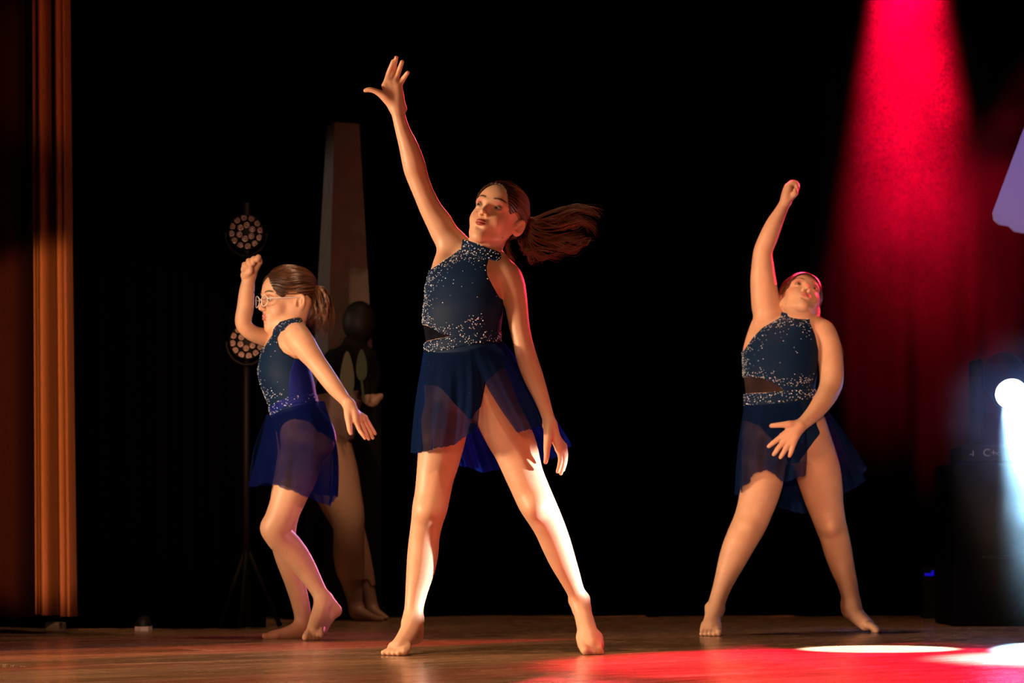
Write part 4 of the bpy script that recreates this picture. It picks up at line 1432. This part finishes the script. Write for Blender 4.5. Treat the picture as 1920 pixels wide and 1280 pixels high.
# ------------------------------------------------------------------ the stage
def wood_mat():
    m, nt, b, out = new_mat('varnished_stage_boards')
    tc = nt.nodes.new('ShaderNodeTexCoord')
    oi = nt.nodes.new('ShaderNodeObjectInfo')
    mp = nt.nodes.new('ShaderNodeMapping')
    mp.inputs['Scale'].default_value = (1.2, 16, 1)
    nz = nt.nodes.new('ShaderNodeTexNoise')
    nz.inputs['Scale'].default_value = 3.0
    nz.inputs['Detail'].default_value = 8
    nz.inputs['Roughness'].default_value = 0.62
    ad = nt.nodes.new('ShaderNodeVectorMath')
    ad.operation = 'ADD'
    sc = nt.nodes.new('ShaderNodeVectorMath')
    sc.operation = 'SCALE'
    cb = nt.nodes.new('ShaderNodeCombineXYZ')
    nt.links.new(oi.outputs['Random'], cb.inputs[0])
    nt.links.new(oi.outputs['Random'], cb.inputs[1])
    nt.links.new(cb.outputs[0], sc.inputs[0])
    sc.inputs['Scale'].default_value = 40
    nt.links.new(tc.outputs['Object'], mp.inputs['Vector'])
    nt.links.new(mp.outputs['Vector'], ad.inputs[0])
    nt.links.new(sc.outputs[0], ad.inputs[1])
    nt.links.new(ad.outputs[0], nz.inputs['Vector'])
    cr = nt.nodes.new('ShaderNodeValToRGB')
    cr.color_ramp.elements[0].position = 0.30
    cr.color_ramp.elements[0].color = (0.11, 0.055, 0.026, 1)
    cr.color_ramp.elements[1].position = 0.72
    cr.color_ramp.elements[1].color = (0.40, 0.22, 0.115, 1)
    nt.links.new(nz.outputs['Fac'], cr.inputs[0])
    mr = nt.nodes.new('ShaderNodeMapRange')
    mr.inputs['To Min'].default_value = 0.65
    mr.inputs['To Max'].default_value = 1.25
    nt.links.new(oi.outputs['Random'], mr.inputs['Value'])
    mx = nt.nodes.new('ShaderNodeMix')
    mx.data_type = 'RGBA'
    mx.blend_type = 'MULTIPLY'
    mx.inputs['Factor'].default_value = 1
    nt.links.new(cr.outputs[0], mx.inputs['A'])
    nt.links.new(mr.outputs['Result'], mx.inputs['B'])
    # pale scratches worn along the boards
    mp3 = nt.nodes.new('ShaderNodeMapping')
    mp3.inputs['Scale'].default_value = (0.9, 75, 1)
    nt.links.new(tc.outputs['Object'], mp3.inputs['Vector'])
    ad3 = nt.nodes.new('ShaderNodeVectorMath')
    ad3.operation = 'ADD'
    nt.links.new(mp3.outputs['Vector'], ad3.inputs[0])
    nt.links.new(sc.outputs[0], ad3.inputs[1])
    n3 = nt.nodes.new('ShaderNodeTexNoise')
    n3.inputs['Scale'].default_value = 1.6
    n3.inputs['Detail'].default_value = 3
    nt.links.new(ad3.outputs[0], n3.inputs['Vector'])
    r3 = nt.nodes.new('ShaderNodeMapRange')
    r3.inputs['From Min'].default_value = 0.57
    r3.inputs['From Max'].default_value = 0.66
    nt.links.new(n3.outputs['Fac'], r3.inputs['Value'])
    mx3 = nt.nodes.new('ShaderNodeMix')
    mx3.data_type = 'RGBA'
    nt.links.new(r3.outputs['Result'], mx3.inputs['Factor'])
    nt.links.new(mx.outputs['Result'], mx3.inputs['A'])
    mx3.inputs['B'].default_value = (0.62, 0.42, 0.27, 1)
    nt.links.new(mx3.outputs['Result'], b.inputs['Base Color'])
    # worn varnish: patchy gloss and shallow scuffs along the boards
    mp2 = nt.nodes.new('ShaderNodeMapping')
    mp2.inputs['Scale'].default_value = (2.2, 14, 1)
    nt.links.new(tc.outputs['Object'], mp2.inputs['Vector'])
    n2 = nt.nodes.new('ShaderNodeTexNoise')
    n2.inputs['Scale'].default_value = 4
    n2.inputs['Detail'].default_value = 6
    nt.links.new(mp2.outputs['Vector'], n2.inputs['Vector'])
    r2 = nt.nodes.new('ShaderNodeMapRange')
    r2.inputs['From Min'].default_value = 0.3
    r2.inputs['From Max'].default_value = 0.7
    r2.inputs['To Min'].default_value = 0.13
    r2.inputs['To Max'].default_value = 0.30
    nt.links.new(n2.outputs['Fac'], r2.inputs['Value'])
    nt.links.new(r2.outputs['Result'], b.inputs['Roughness'])
    bp = nt.nodes.new('ShaderNodeBump')
    bp.inputs['Strength'].default_value = 0.25
    bp.inputs['Distance'].default_value = 0.003
    nt.links.new(n2.outputs['Fac'], bp.inputs['Height'])
    nt.links.new(bp.outputs['Normal'], b.inputs['Normal'])
    b.inputs['Specular IOR Level'].default_value = 0.5
    return m


M_WOOD = wood_mat()
M_SUB = pmat('dark_subfloor', (0.008, 0.004, 0.003), rough=0.9)
M_BLACK = pmat('black_stage_cloth', (0.0006, 0.0005, 0.0005), rough=0.95, spec=0.0, bump=0.3, bscale=300)
M_BLACKMETAL = pmat('black_metal', (0.0022, 0.0022, 0.0026), rough=0.6, spec=0.10)
M_CASE = pmat('black_case_laminate', (0.0010, 0.0010, 0.0012), rough=0.7, spec=0.03)
M_VELVET = pmat('brown_gold_velvet', (0.30, 0.115, 0.045), rough=0.85, spec=0.15, bump=0.25, bscale=260, var=0.12, stretch=(1, 1, 0.1))


def floor():
    me = bpy.data.meshes.new('floor')
    me.from_pydata([(-4.6, 4.6, -0.03), (4.8, 4.6, -0.03), (4.8, 12.4, -0.03), (-4.6, 12.4, -0.03)], [], [(0, 1, 2, 3)])
    fl = link('floor', me, M_SUB)
    tag(fl, 'varnished brown wooden stage boards with red and white light pools', 'floor', kind='structure')
    ang = math.radians(36)
    L, Wd, g = 2.6, 0.205, 0.004
    mb = MB()
    mb.box((0, 0, -0.03), (L - g, Wd - g, 0.0), 0.0022)
    plank = bpy.data.meshes.new('plank')
    plank.from_pydata(mb.v, [], mb.f)
    plank.materials.append(M_WOOD)
    ca, sa = math.cos(ang), math.sin(ang)
    rg = random.Random(5)
    n = 0
    for r in range(-30, 60):
        off = rg.random() * L
        for c in range(-4, 6):
            u, v = c * L + off, r * Wd
            # middle of the board in stage coordinates
            mx_, my_ = (u + L / 2) * ca - (v + Wd / 2) * sa, 5.0 + (u + L / 2) * sa + (v + Wd / 2) * ca
            if my_ < 5.0 or my_ > 12.0:
                continue
            lim = my_ * 0.215 + 1.05
            if abs(mx_) > lim:
                continue
            o = link('plank', plank, None, fl)
            o.location = (u * ca - v * sa, 5.0 + u * sa + v * ca, -0.0003 * rg.random())
            o.rotation_euler = (0, 0, ang)
            n += 1
    print('planks', n)


def drape(name, x0, x1, y, z0, z1, folds, amp, mat, label, cat='curtain', nz=10, kind=None, dy=0.0, thick=0.004):
    nx = max(24, folds * 14)
    V, Fq = [], []
    rg = random.Random(len(name) + folds)
    ph = [rg.random() * 6 for _ in range(4)]
    for j in range(nz + 1):
        t = j / nz
        for i in range(nx + 1):
            u = i / nx
            w = math.sin(2 * math.pi * folds * u + ph[0] + 0.7 * math.sin(5 * u + ph[1])) + 0.35 * math.sin(2 * math.pi * folds * 2.1 * u + ph[2] + t)
            V.append((x0 + (x1 - x0) * u, y + dy * u + amp * w * (0.7 + 0.4 * (1 - t)), z0 + (z1 - z0) * t))
    for j in range(nz):
        for i in range(nx):
            a = j * (nx + 1) + i
            Fq.append((a, a + 1, a + nx + 2, a + nx + 1))
    o = link(name, mesh_np(name, np.array(V), np.array(Fq)), mat)
    sd = o.modifiers.new('thick', 'SOLIDIFY')
    sd.thickness = thick
    tag(o, label, None if kind else cat, kind=kind)
    return o


def house_curtain():
    D = 9.4
    prof = [(50, .16), (54, .14), (58, .10), (61, .0), (66, -.035), (70, .0), (75, -.05), (82, -.065), (89, -.03),
            (93, .06), (97, .13), (101, .08), (104, -.02), (109, -.06), (115, -.055), (119, -.03), (122, -.05), (125, -.01), (126, .08)]
    A = catmull([(a, b, 0) for a, b in prof], 6)
    zb, zt, nz = 0.068, 3.6, 26
    V, Fq = [], []
    n = len(A)
    for j in range(nz + 1):
        t = j / nz
        sw = (1 - t) ** 1.6
        for px, dd, _ in A:
            x = px + sw * 12 * max(0, (px - 20) / 106) - 3 * t
            V.append(((x - CX) * D / FPX, D + dd * (0.9 + 0.25 * sw), zb + (zt - zb) * t + (0.012 * (1 - t) * (0.5 - (px - 40) / 90))))
    for j in range(nz):
        for i in range(n - 1):
            a = j * n + i
            Fq.append((a, a + 1, a + n + 1, a + n))
    o = link('stage_curtain', mesh_np('stage_curtain', np.array(V), np.array(Fq)), M_VELVET)
    sd = o.modifiers.new('thick', 'SOLIDIFY')
    sd.thickness = 0.006
    tag(o, 'gold brown velvet house curtain lit in narrow folds at left', 'curtain')


def side_curtain():
    m = pmat('unlit_dark_red_velvet', (0.030, 0.006, 0.004), rough=0.9, spec=0.1, bump=0.25, bscale=260, var=0.12, stretch=(1, 1, 0.1))  # unlit stretch of curtain: the missing light is put into this dark red
    D = 9.5
    prof = [(-170, .0), (-140, -.06), (-110, .06), (-80, -.05), (-50, .05), (-25, -.03), (-5, -.06), (18, -.065), (36, -.05), (45, .0), (49, .06), (52, .2)]
    A = catmull([(a, b, 0) for a, b in prof], 6)
    n = len(A)
    nz = 16
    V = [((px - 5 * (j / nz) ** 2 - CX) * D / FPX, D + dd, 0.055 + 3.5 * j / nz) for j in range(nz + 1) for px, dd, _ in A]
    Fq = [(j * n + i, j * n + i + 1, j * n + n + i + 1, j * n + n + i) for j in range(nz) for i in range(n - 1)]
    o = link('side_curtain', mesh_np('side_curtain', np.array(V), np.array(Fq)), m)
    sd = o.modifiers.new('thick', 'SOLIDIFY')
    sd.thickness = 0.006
    tag(o, 'unlit velvet curtain at the far left edge beside the gold folds, dimness put into its dark red', 'curtain')


def obelisk():
    D = 11.3
    c = W(643, 700, D)
    root = empty('obelisk_prop', (c[0], D, 0))
    tag(root, 'tall tapering grey obelisk prop standing behind the dancer in glasses', 'stage prop')
    zt, zp = W(0, 235, D)[2], W(0, 735, D)[2]
    m = pmat('matt_grey_paint', (0.10, 0.078, 0.066), rough=0.9, var=0.12, bscale=20, bump=0.2)
    ang = math.radians(-45 + 22)

    def sec(h, z):
        return [(c[0] + h * math.cos(ang + k * math.pi / 2) * 1.414, D + h * math.sin(ang + k * math.pi / 2) * 1.414, z) for k in range(4)]

    def prism(secs, name, mat):
        n = len(secs)
        mb = MB()
        mb.add([p for s in secs for p in s], [(i * 4 + k, i * 4 + (k + 1) % 4, i * 4 + 4 + (k + 1) % 4, i * 4 + 4 + k) for i in range(n - 1) for k in range(4)]
               + [(3, 2, 1, 0), tuple(range(4 * n - 4, 4 * n))])
        mb.build(name, mat, root)
    prism([sec(0.112, zp), sec(0.058, zt), sec(0.054, zt + 0.004)], 'shaft', m)
    prism([sec(0.15, 0.0), sec(0.15, 0.06), sec(0.135, 0.06), sec(0.135, zp - 0.05), sec(0.125, zp)], 'unlit_foot', M_BLACKMETAL)  # black part added where the obelisk fades out of the light


def led_par(name, px, py, label, D=9.62):
    c = Vector(W(px, py, D))
    root = empty(name, c)
    tag(root, label, 'stage light', 'unlit round lamps on the stand at left')
    k = D / FPX
    ax = Vector((0.10, -1, -0.06)).normalized()
    u = Vector((1, 0.10, 0)).normalized()
    w = u.cross(ax).normalized() * -1
    if w.z < 0:
        w = -w
    R = 33 * k
    mb = MB()
    mb.lathe([(R * 0.75, -0.16), (R * 0.95, -0.11), (R, -0.02), (R, 0.010), (R * 0.95, 0.012), (R * 0.94, -0.006), (0.001, -0.006)], c, ax, 28)
    mb.build('housing', M_BLACKMETAL, root, True)
    rings = [(12, 27.0, 0.13), (6, 12.8, 0.4)]
    lm = pmat('led_lens_' + str(py), (0.13, 0.080, 0.085), rough=0.28, spec=0.8)
    for n, rr, ph in rings:
        for i in range(n):
            a = 2 * math.pi * i / n + ph
            p = c + (u * math.cos(a) + w * math.sin(a)) * rr * k
            lb = MB()
            r = 6.0 * k
            lb.lathe([(r, -0.004), (r, 0.004), (r * 0.86, 0.0075), (r * 0.66, 0.007), (r * 0.5, 0.002), (r * 0.36, 0.002), (r * 0.25, 0.0055), (0.0006, 0.0065)], p, ax, 14)
            lb.build('led_lens', lm, root, True)
    yb = MB()
    pts = []
    for i in range(13):
        a = math.pi * i / 12
        pts.append(c + u * (R + 0.012) * math.cos(a) - w * (R + 0.02) * math.sin(a) - ax * 0.06)
    yb.tube(pts, 0.006, 6)
    yb.tube([c - w * (R + 0.02) - ax * 0.06, c - w * (R + 0.02) - ax * 0.12], 0.008, 6)
    yb.build('yoke', M_BLACKMETAL, root, True)


def lamp_stand():
    D = 9.83
    x = W(462, 0, D)[0]
    root = empty('light_stand', (x, D, 0))
    tag(root, 'thin black pole stand carrying the two unlit round lamps', 'stand')
    mb = MB()
    mb.tube([(x, D, 0.02), (x, D, W(0, 380, D)[2])], 0.014, 10)
    mb.build('pole', M_BLACKMETAL, root, True)
    for k in range(3):
        a = k * 2.094 + 0.4
        lb = MB()
        lb.tube([(x, D, 0.32), (x + 0.14 * math.cos(a), D + 0.14 * math.sin(a) * 0.5, 0.012)], 0.010, 8)
        lb.build('leg', M_BLACKMETAL, root, True)


def moving_head():
    D = 10.25
    k = D / FPX
    c = Vector(W(1896, 738, D))
    root = empty('moving_head_light', (c.x, D, 0.5))
    tag(root, 'moving head stage light with a glaring white lens at right edge', 'stage light')
    tgt = Vector((1.86, 7.9, 0.0))
    ax = (tgt - c).normalized()
    # lens gives off light
    m, nt, b, out = new_mat('lit_lens')
    nt.nodes.remove(b)
    em = nt.nodes.new('ShaderNodeEmission')
    em.inputs[0].default_value = (0.72, 0.88, 1.0, 1)
    em.inputs[1].default_value = 14
    nt.links.new(em.outputs[0], out.inputs[0])
    R = 29 * k
    lb = MB()
    lb.lathe([(R, 0.0), (R * 0.98, 0.006), (R * 0.8, 0.013), (R * 0.4, 0.018), (0.001, 0.019)], c, ax, 32)
    lb.build('lens', m, root, True)
    hb = MB()
    hb.lathe([(R * 0.8, -0.34), (R * 1.35, -0.30), (R * 1.5, -0.18), (R * 1.3, -0.04), (R * 1.14, -0.01), (R * 1.14, 0.004), (R * 1.03, 0.004), (R * 1.02, -0.01), (0.001, -0.012)], c, ax, 32)
    hb.build('lamp_head', M_BLACKMETAL, root, True)
    hc = c - ax * 0.17
    zb = W(0, 832, D)[2]
    for sx in (-1, 1):
        ab = MB()
        xx = hc.x + sx * (R * 1.5 + 0.03)
        ab.box((xx - 0.022, hc.y - 0.06, zb), (xx + 0.022, hc.y + 0.06, hc.z + 0.09), 0.012)
        ab.build('yoke_arm', M_BLACKMETAL, root)
    bb = MB()
    z0 = W(0, 868, D)[2]
    x0 = W(1806, 0, D)[0]
    yf = hc.y - 0.15
    bb.box((x0, yf, z0), (hc.x + (hc.x - x0), hc.y + 0.16, zb), 0.01)
    base = bb.build('base', M_BLACKMETAL, root)
    # marks on the base panel
    mk = pmat('pale_print', (0.5, 0.42, 0.46), rough=0.6)
    for txt, px, sz in (('-I', 1826, 15), ('C+', 1851, 20), ('<', 1874, 14)):
        cu = bpy.data.curves.new('panel_mark', 'FONT')
        cu.body = txt
        cu.size = sz * k
        cu.extrude = 0.0006
        tmp = bpy.data.objects.new('panel_mark', cu)
        me = bpy.data.meshes.new_from_object(tmp)
        me.name = 'panel_mark'
        bpy.data.objects.remove(tmp)
        to = link('panel_mark', me, None, base)
        me.materials.clear()
        me.materials.append(mk)
        d = yf - 0.002
        to.location = ((px - CX - 8) * d / FPX, d, CAMZ + (HY - 855) * d / FPX)
        to.rotation_euler = (math.radians(90), 0, 0)
    lo = spot('moving_head_beam', c + ax * 0.03, tgt, (0.36, 0.72, 1.0), 6000, 15, 0.5, R * 0.9)
    spot('moving_head_spill', c + ax * 0.04, c + ax, (0.04, 0.20, 1.0), 7, 165, 0.3, R * 0.9)
    # case it stands on
    cs = empty('equipment_case', (hc.x, hc.y, 0))
    tag(cs, 'black equipment case under the moving head light at right', 'case')
    kb = MB()
    kb.box((x0 - 0.05, hc.y - 0.22, 0.0), (hc.x + 0.32, hc.y + 0.24, z0), 0.008)
    kb.build('box', M_CASE, cs)
    for zz in (0.02, z0 - 0.045):
        rb = MB()
        rb.box((x0 - 0.053, hc.y - 0.223, zz), (hc.x + 0.323, hc.y - 0.2185, zz + 0.025))
        rb.build('edge_trim', M_CASE, cs)
    hd = MB()
    hx = x0 + 0.12
    hd.tube([(hx - 0.05, hc.y - 0.222, 0.28), (hx - 0.05, hc.y - 0.245, 0.28), (hx + 0.05, hc.y - 0.245, 0.28), (hx + 0.05, hc.y - 0.222, 0.28)], 0.005, 6)
    hd.build('handle', M_BLACKMETAL, cs, True)


def hanging_panel():
    D = 10.4
    o2 = [(1930, 215), (1862, 398), (1864, 412), (1874, 421), (1892, 424), (1903, 434), (1925, 438), (1990, 442), (1990, 215)]
    V = [W(a, b, D) for a, b in o2] + [W(a, b, D) + np.array([0, 0.02, 0]) for a, b in o2]
    n = len(o2)
    fs = [tuple(range(n))[::-1], tuple(range(n, 2 * n))] + [(i, (i + 1) % n, (i + 1) % n + n, i + n) for i in range(n)]
    mb = MB()
    mb.add(V, fs)
    o = mb.build('hanging_panel', pmat('pale_lilac_cloth', (0.26, 0.25, 0.48), rough=0.9, bump=0.3, bscale=60))
    tag(o, 'pale violet-lit slanted cloth panel hanging at the upper right edge', 'panel')


def small_things():
    # shoe peeping out under the black drape at left
    D = 9.72
    c = W(268, 1172, D)
    root = empty('shoe', (c[0], D, 0))
    tag(root, 'dark shoe with a pale sole peeping out under the black drape', 'shoe')
    s1 = [(-.03, .10), (.018, .115), (.030, .05), (.026, -.05), (.0, -.075), (-.026, -.05), (-.034, .04)]
    mb = MB()
    n = len(s1)
    V = [(c[0] + a, D + b * 0.8, z) for z in (0.0, 0.016) for a, b in s1]
    mb.add(V, [tuple(range(n))[::-1], tuple(range(n, 2 * n))] + [(i, (i + 1) % n, (i + 1) % n + n, i + n) for i in range(n)])
    mb.build('sole', pmat('pale_rubber', (0.62, 0.60, 0.72), rough=0.5), root)
    ub = MB()
    V = []
    for z, s, sh in ((0.016, 0.97, 0), (0.034, 0.88, 0.004), (0.05, 0.6, 0.02), (0.056, 0.35, 0.035)):
        V += [(c[0] + a * s, D + b * 0.8 * s + sh, z) for a, b in s1]
    ub.add(V, [(j * n + i, j * n + (i + 1) % n, j * n + n + (i + 1) % n, j * n + n + i) for j in range(3) for i in range(n)] + [tuple(range(3 * n, 4 * n))])
    ub.build('upper', pmat('dark_leather', (0.006, 0.006, 0.010), rough=0.5, spec=0.2), root, True)
    # pale block under the curtain
    D = 9.55
    a, b = W(84, 1176, D), W(119, 1160, D)
    mb = MB()
    mb.box((a[0], D, 0.0), (b[0], D + 0.06, 0.036), 0.004)
    o = mb.build('curtain_weight', pmat('pale_grey_stone', (0.12, 0.11, 0.10), rough=0.8, var=0.2, bscale=40))
    tag(o, 'small pale block lying on the floor under the velvet curtain', 'weight')
    # blue glowing marker by the back drape
    D = 11.3
    mm, nt, bb, out = new_mat('blue_indicator')
    bb.inputs['Emission Color'].default_value = (0.0, 0.0, 1.0, 1)
    bb.inputs['Emission Strength'].default_value = 0.35
    bb.inputs['Base Color'].default_value = (0.0, 0.0, 0.3, 1)
    p = W(1742, 1075, D)
    root = empty('indicator_light', (p[0], D, 0))
    tag(root, 'tiny blue indicator light low in front of the back drape', 'indicator light')
    mb = MB()
    mb.box((p[0] - 0.02, D - 0.012, p[2] - 0.010), (p[0] + 0.02, D, p[2] + 0.002))
    mb.box((p[0] + 0.010, D - 0.012, p[2] + 0.002), (p[0] + 0.02, D, p[2] + 0.014))
    mb.build('lit_strip', mm, root)
    mb = MB()
    mb.box((p[0] - 0.03, D, 0.0), (p[0] + 0.03, D + 0.05, p[2] + 0.03), 0.004)
    mb.build('body', M_BLACKMETAL, root)


def lens_mat():
    m, nt, b, out = new_mat('spectacle_lens')
    nt.nodes.remove(b)
    tr = nt.nodes.new('ShaderNodeBsdfTransparent')
    gl = nt.nodes.new('ShaderNodeBsdfGlossy')
    gl.inputs['Roughness'].default_value = 0.12
    mx = nt.nodes.new('ShaderNodeMixShader')
    mx.inputs[0].default_value = 0.16
    nt.links.new(tr.outputs[0], mx.inputs[1])
    nt.links.new(gl.outputs[0], mx.inputs[2])
    nt.links.new(mx.outputs[0], out.inputs[0])
    return m


M_LENS = lens_mat()


# ================================================================== person waiting in the dark behind the dancer in glasses
def build_back():
    f = Figure(10.95)
    f.torso([(646, 664, 18, .05), (660, 660, 36, .05), (684, 652, 44, .05), (722, 640, 43, .04), (760, 628, 42, .02), (800, 615, 46, .0), (840, 606, 50, 0), (870, 603, 44, 0)], -30, 0.7)
    f.chain([(670, 628, .05, 18), (664, 652, .05, 20)], 0.015)
    f.ball(674, 606, .05, 33, .01, sq=(.8, .95, 1.1))
    f.chain([(686, 672, .03, 19), (694, 704, .0, 17), (690, 738, -.05, 14), (698, 752, -.08, 11), (708, 746, -.09, 8), (714, 742, -.10, 5.5)], 0.012)
    f.chain([(628, 676, .06, 19), (614, 716, .06, 16), (612, 752, .03, 13), (626, 775, -.02, 10)], 0.012)
    f.chain([(620, 850, -.05, 40), (630, 890, -.1, 40), (642, 930, -.14, 34), (652, 965, -.16, 29), (654, 1000, -.13, 26), (654, 1040, -.08, 27), (658, 1080, -.05, 22), (664, 1115, -.03, 16), (668, 1140, -.02, 14)], 0.02)
    f.chain([(668, 1140, -.02, 13), (680, 1150, -.05, 11), (700, 'f', -.09, 7), (716, 'f', -.11, 5)], 0.015)
    f.chain([(668, 1145, -.02, 11), (668, 'f', .0, 10), (690, 'f', -.06, 8)], 0.015)
    f.chain([(598, 850, .06, 38), (625, 920, .05, 34), (655, 990, .05, 25), (674, 1050, .05, 20), (690, 1110, .06, 14), (697, 1140, .06, 12)], 0.02)
    f.chain([(697, 1140, .06, 12), (708, 1150, .03, 9), (724, 'f', .0, 5.5)], 0.012)
    f.chain([(697, 1145, .06, 10), (697, 'f', .07, 8)], 0.012)
    root = empty('person.003', (W(670, 1160, 10.9)[0], 10.9, 0))
    tag(root, 'barefoot person in cropped tan leggings waiting in the dark behind the dancers', 'person')
    lo, hi = f.bounds()
    V, Fq = mesh_field(f.prims, lo, hi, 0.006)
    me = mesh_np('body', V, Fq)
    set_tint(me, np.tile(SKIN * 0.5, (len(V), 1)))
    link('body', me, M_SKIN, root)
    legs = [p for p in f.prims if isinstance(p, Chain)]
    leg = f.cloth([(540, 830), (760, 830), (760, 1060), (706, 1098), (694, 1100), (690, 1088), (640, 1088), (560, 960)], 0.006, vox=.006, prims=f.trunk + [legs[3], legs[6]])
    top = f.cloth([(560, 630), (720, 630), (730, 736), (560, 760)], 0.008, vox=.006, prims=f.trunk + legs[:3])  # black layer added so the upper body stays lost in darkness
    shirt = f.cloth([(560, 745), (680, 730), (690, 790), (680, 815), (640, 832), (560, 835)], 0.012, vox=.006)
    dress(f, root, [('leggings', leg, pmat('tan_leggings', (0.30, 0.165, 0.10), rough=0.8)), ('shirt_hem', shirt, pmat('dusty_pink_cotton', (0.15, 0.095, 0.085), rough=0.85, bump=.4, bscale=30)),
                    ('shaded_top', top, pmat('top_shade_black', (0.004, 0.003, 0.003), rough=0.9, spec=0.1))])
    c = W(674, 606, 11.0)
    hv = mesh_field([Ell((c[0], 11.0, c[2] + 0.004), (0.074, 0.086, 0.094), None, .01)], (c[0] - .13, 10.85, c[2] - .14), (c[0] + .13, 11.15, c[2] + .14), .006)
    link('hair', mesh_np('hair', *hv), pmat('head_shade_black', (0.004, 0.003, 0.0025), rough=0.6, spec=0.2, bump=.4, bscale=90), root)  # covers the whole head in black, standing for the darkness there
    # leaf-shaped pale paddles the person carries
    for i, (px, py, h, w_, col) in enumerate([(651, 702, 44, 13, (0.075, 0.070, 0.045)), (678, 684, 30, 10, (0.035, 0.048, 0.026))]):
        D = 10.72 + i * .03
        k = D / FPX
        c = W(px, py, D)
        mb = MB()
        n = 16
        V = []
        for y in (-0.006, 0.006):
            for q in range(n):
                a = 2 * math.pi * q / n
                V.append((c[0] + math.sin(a) * w_ * k * (1 - 0.35 * math.cos(a)), D + y, c[2] + math.cos(a) * h * k))
        mb.add(V, [tuple(range(n))[::-1], tuple(range(n, 2 * n))] + [(q, (q + 1) % n, (q + 1) % n + n, q + n) for q in range(n)])
        mb.tube([(c[0], D, c[2] - h * k), (c[0] + .01, D, c[2] - h * k - 0.09)], 0.006, 6)
        o = mb.build('leaf_prop', pmat('dull_green_felt_%d' % i, col, rough=0.95))
        tag(o, ['taller pale green leaf-shaped prop held up in the dark', 'shorter dark green leaf-shaped prop held up in the dark'][i], 'prop')


def haze_cloud(name, label, lo, hi, dens, kx, p0, p1, rad, zfade):
    """a drifting bank of stage smoke that thins out away from its core line p0-p1"""
    m = bpy.data.materials.new(name)
    m.use_nodes = True
    nt = m.node_tree
    nt.nodes.clear()
    N = nt.nodes.new

    def vm(op, a, b=None):
        n = N('ShaderNodeVectorMath')
        n.operation = op
        for i, v in enumerate((a, b)):
            if v is None:
                continue
            if hasattr(v, 'is_output'):
                nt.links.new(v, n.inputs[i])
            else:
                n.inputs[i].default_value = v
        return n

    def mt(op, a, b=None, clamp=False):
        n = N('ShaderNodeMath')
        n.operation = op
        n.use_clamp = clamp
        for i, v in enumerate((a, b)):
            if v is None:
                continue
            if hasattr(v, 'is_output'):
                nt.links.new(v, n.inputs[i])
            else:
                n.inputs[i].default_value = v
        return n.outputs[0]
    out = N('ShaderNodeOutputMaterial')
    vs = N('ShaderNodeVolumeScatter')
    vs.inputs['Anisotropy'].default_value = 0.1
    pos = N('ShaderNodeNewGeometry').outputs['Position']
    nz = N('ShaderNodeTexNoise')
    nz.inputs['Scale'].default_value = kx
    nz.inputs['Detail'].default_value = 3
    nt.links.new(pos, nz.inputs['Vector'])
    mr = N('ShaderNodeMapRange')
    mr.inputs['From Min'].default_value = 0.34
    mr.inputs['From Max'].default_value = 0.68
    mr.inputs['To Min'].default_value = 0.25
    mr.inputs['To Max'].default_value = 1.0
    nt.links.new(nz.outputs['Fac'], mr.inputs['Value'])
    # distance from the core line
    ab = Vector(p1) - Vector(p0)
    pa = vm('SUBTRACT', pos, tuple(p0)).outputs[0]
    h = mt('DIVIDE', vm('DOT_PRODUCT', pa, tuple(ab)).outputs['Value'], ab.dot(ab), True)
    sc = N('ShaderNodeVectorMath')
    sc.operation = 'SCALE'
    sc.inputs[0].default_value = tuple(ab)
    nt.links.new(h, sc.inputs['Scale'])
    d = vm('LENGTH', vm('SUBTRACT', pa, sc.outputs[0]).outputs[0]).outputs['Value']
    q = mt('DIVIDE', d, rad)
    fall = mt('SUBTRACT', 1.0, mt('MULTIPLY', q, q), True)
    fall = mt('MULTIPLY', fall, fall)
    # thins out lengthwise from p0 to p1
    ln = mt('SUBTRACT', 1.0, mt('MULTIPLY', h, zfade), True)
    den = mt('MULTIPLY', mt('MULTIPLY', mt('MULTIPLY', fall, ln), mr.outputs['Result']), dens)
    nt.links.new(den, vs.inputs['Density'])
    nt.links.new(vs.outputs[0], out.inputs['Volume'])
    mb = MB()
    mb.box(lo, hi)
    o = mb.build(name, m)
    tag(o, label, 'haze', kind='stuff')


def haze():
    haze_cloud('red_stage_haze', 'drifting stage smoke lit by the red beam at upper right', (1.08, 10.16, 0.9), (2.95, 11.58, 3.9), 0.20, 2.6,
               W(1702, -260, 10.45), W(1708, 700, 11.5), 0.60, 1.0)
    haze_cloud('blue_stage_haze', 'thin stage smoke in the white beam at the right edge', (1.55, 7.95, 0.03), (2.6, 10.13, 1.45), 0.9, 6.0,
               (2.02, 10.10, 0.90), (1.87, 8.3, 0.1), 0.36, 1.0)


# ------------------------------------------------------------------ build
floor()
drape('wall_back', -3.2, 4.2, 11.75, 0.0, 4.2, 22, 0.05, M_BLACK, 'black backdrop cloth across the rear of the stage', kind='structure')
drape('masking_drape', W(118, 0, 9.9)[0], W(497, 0, 9.9)[0], 9.95, 0.004, 4.0, 7, 0.03, M_BLACK, 'black masking drape between the velvet curtain and the stage')
house_curtain()
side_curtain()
obelisk()
lamp_stand()
led_par('par_lamp', 461, 435, 'upper unlit round stage lamp with a ring of small lenses')
led_par('par_lamp.001', 463, 640, 'lower unlit round stage lamp behind the bent raised arm')
moving_head()
hanging_panel()
build_back()
build_centre()
build_left()
build_right()
small_things()
haze()
print('script seconds', round(time.time() - T0, 1))
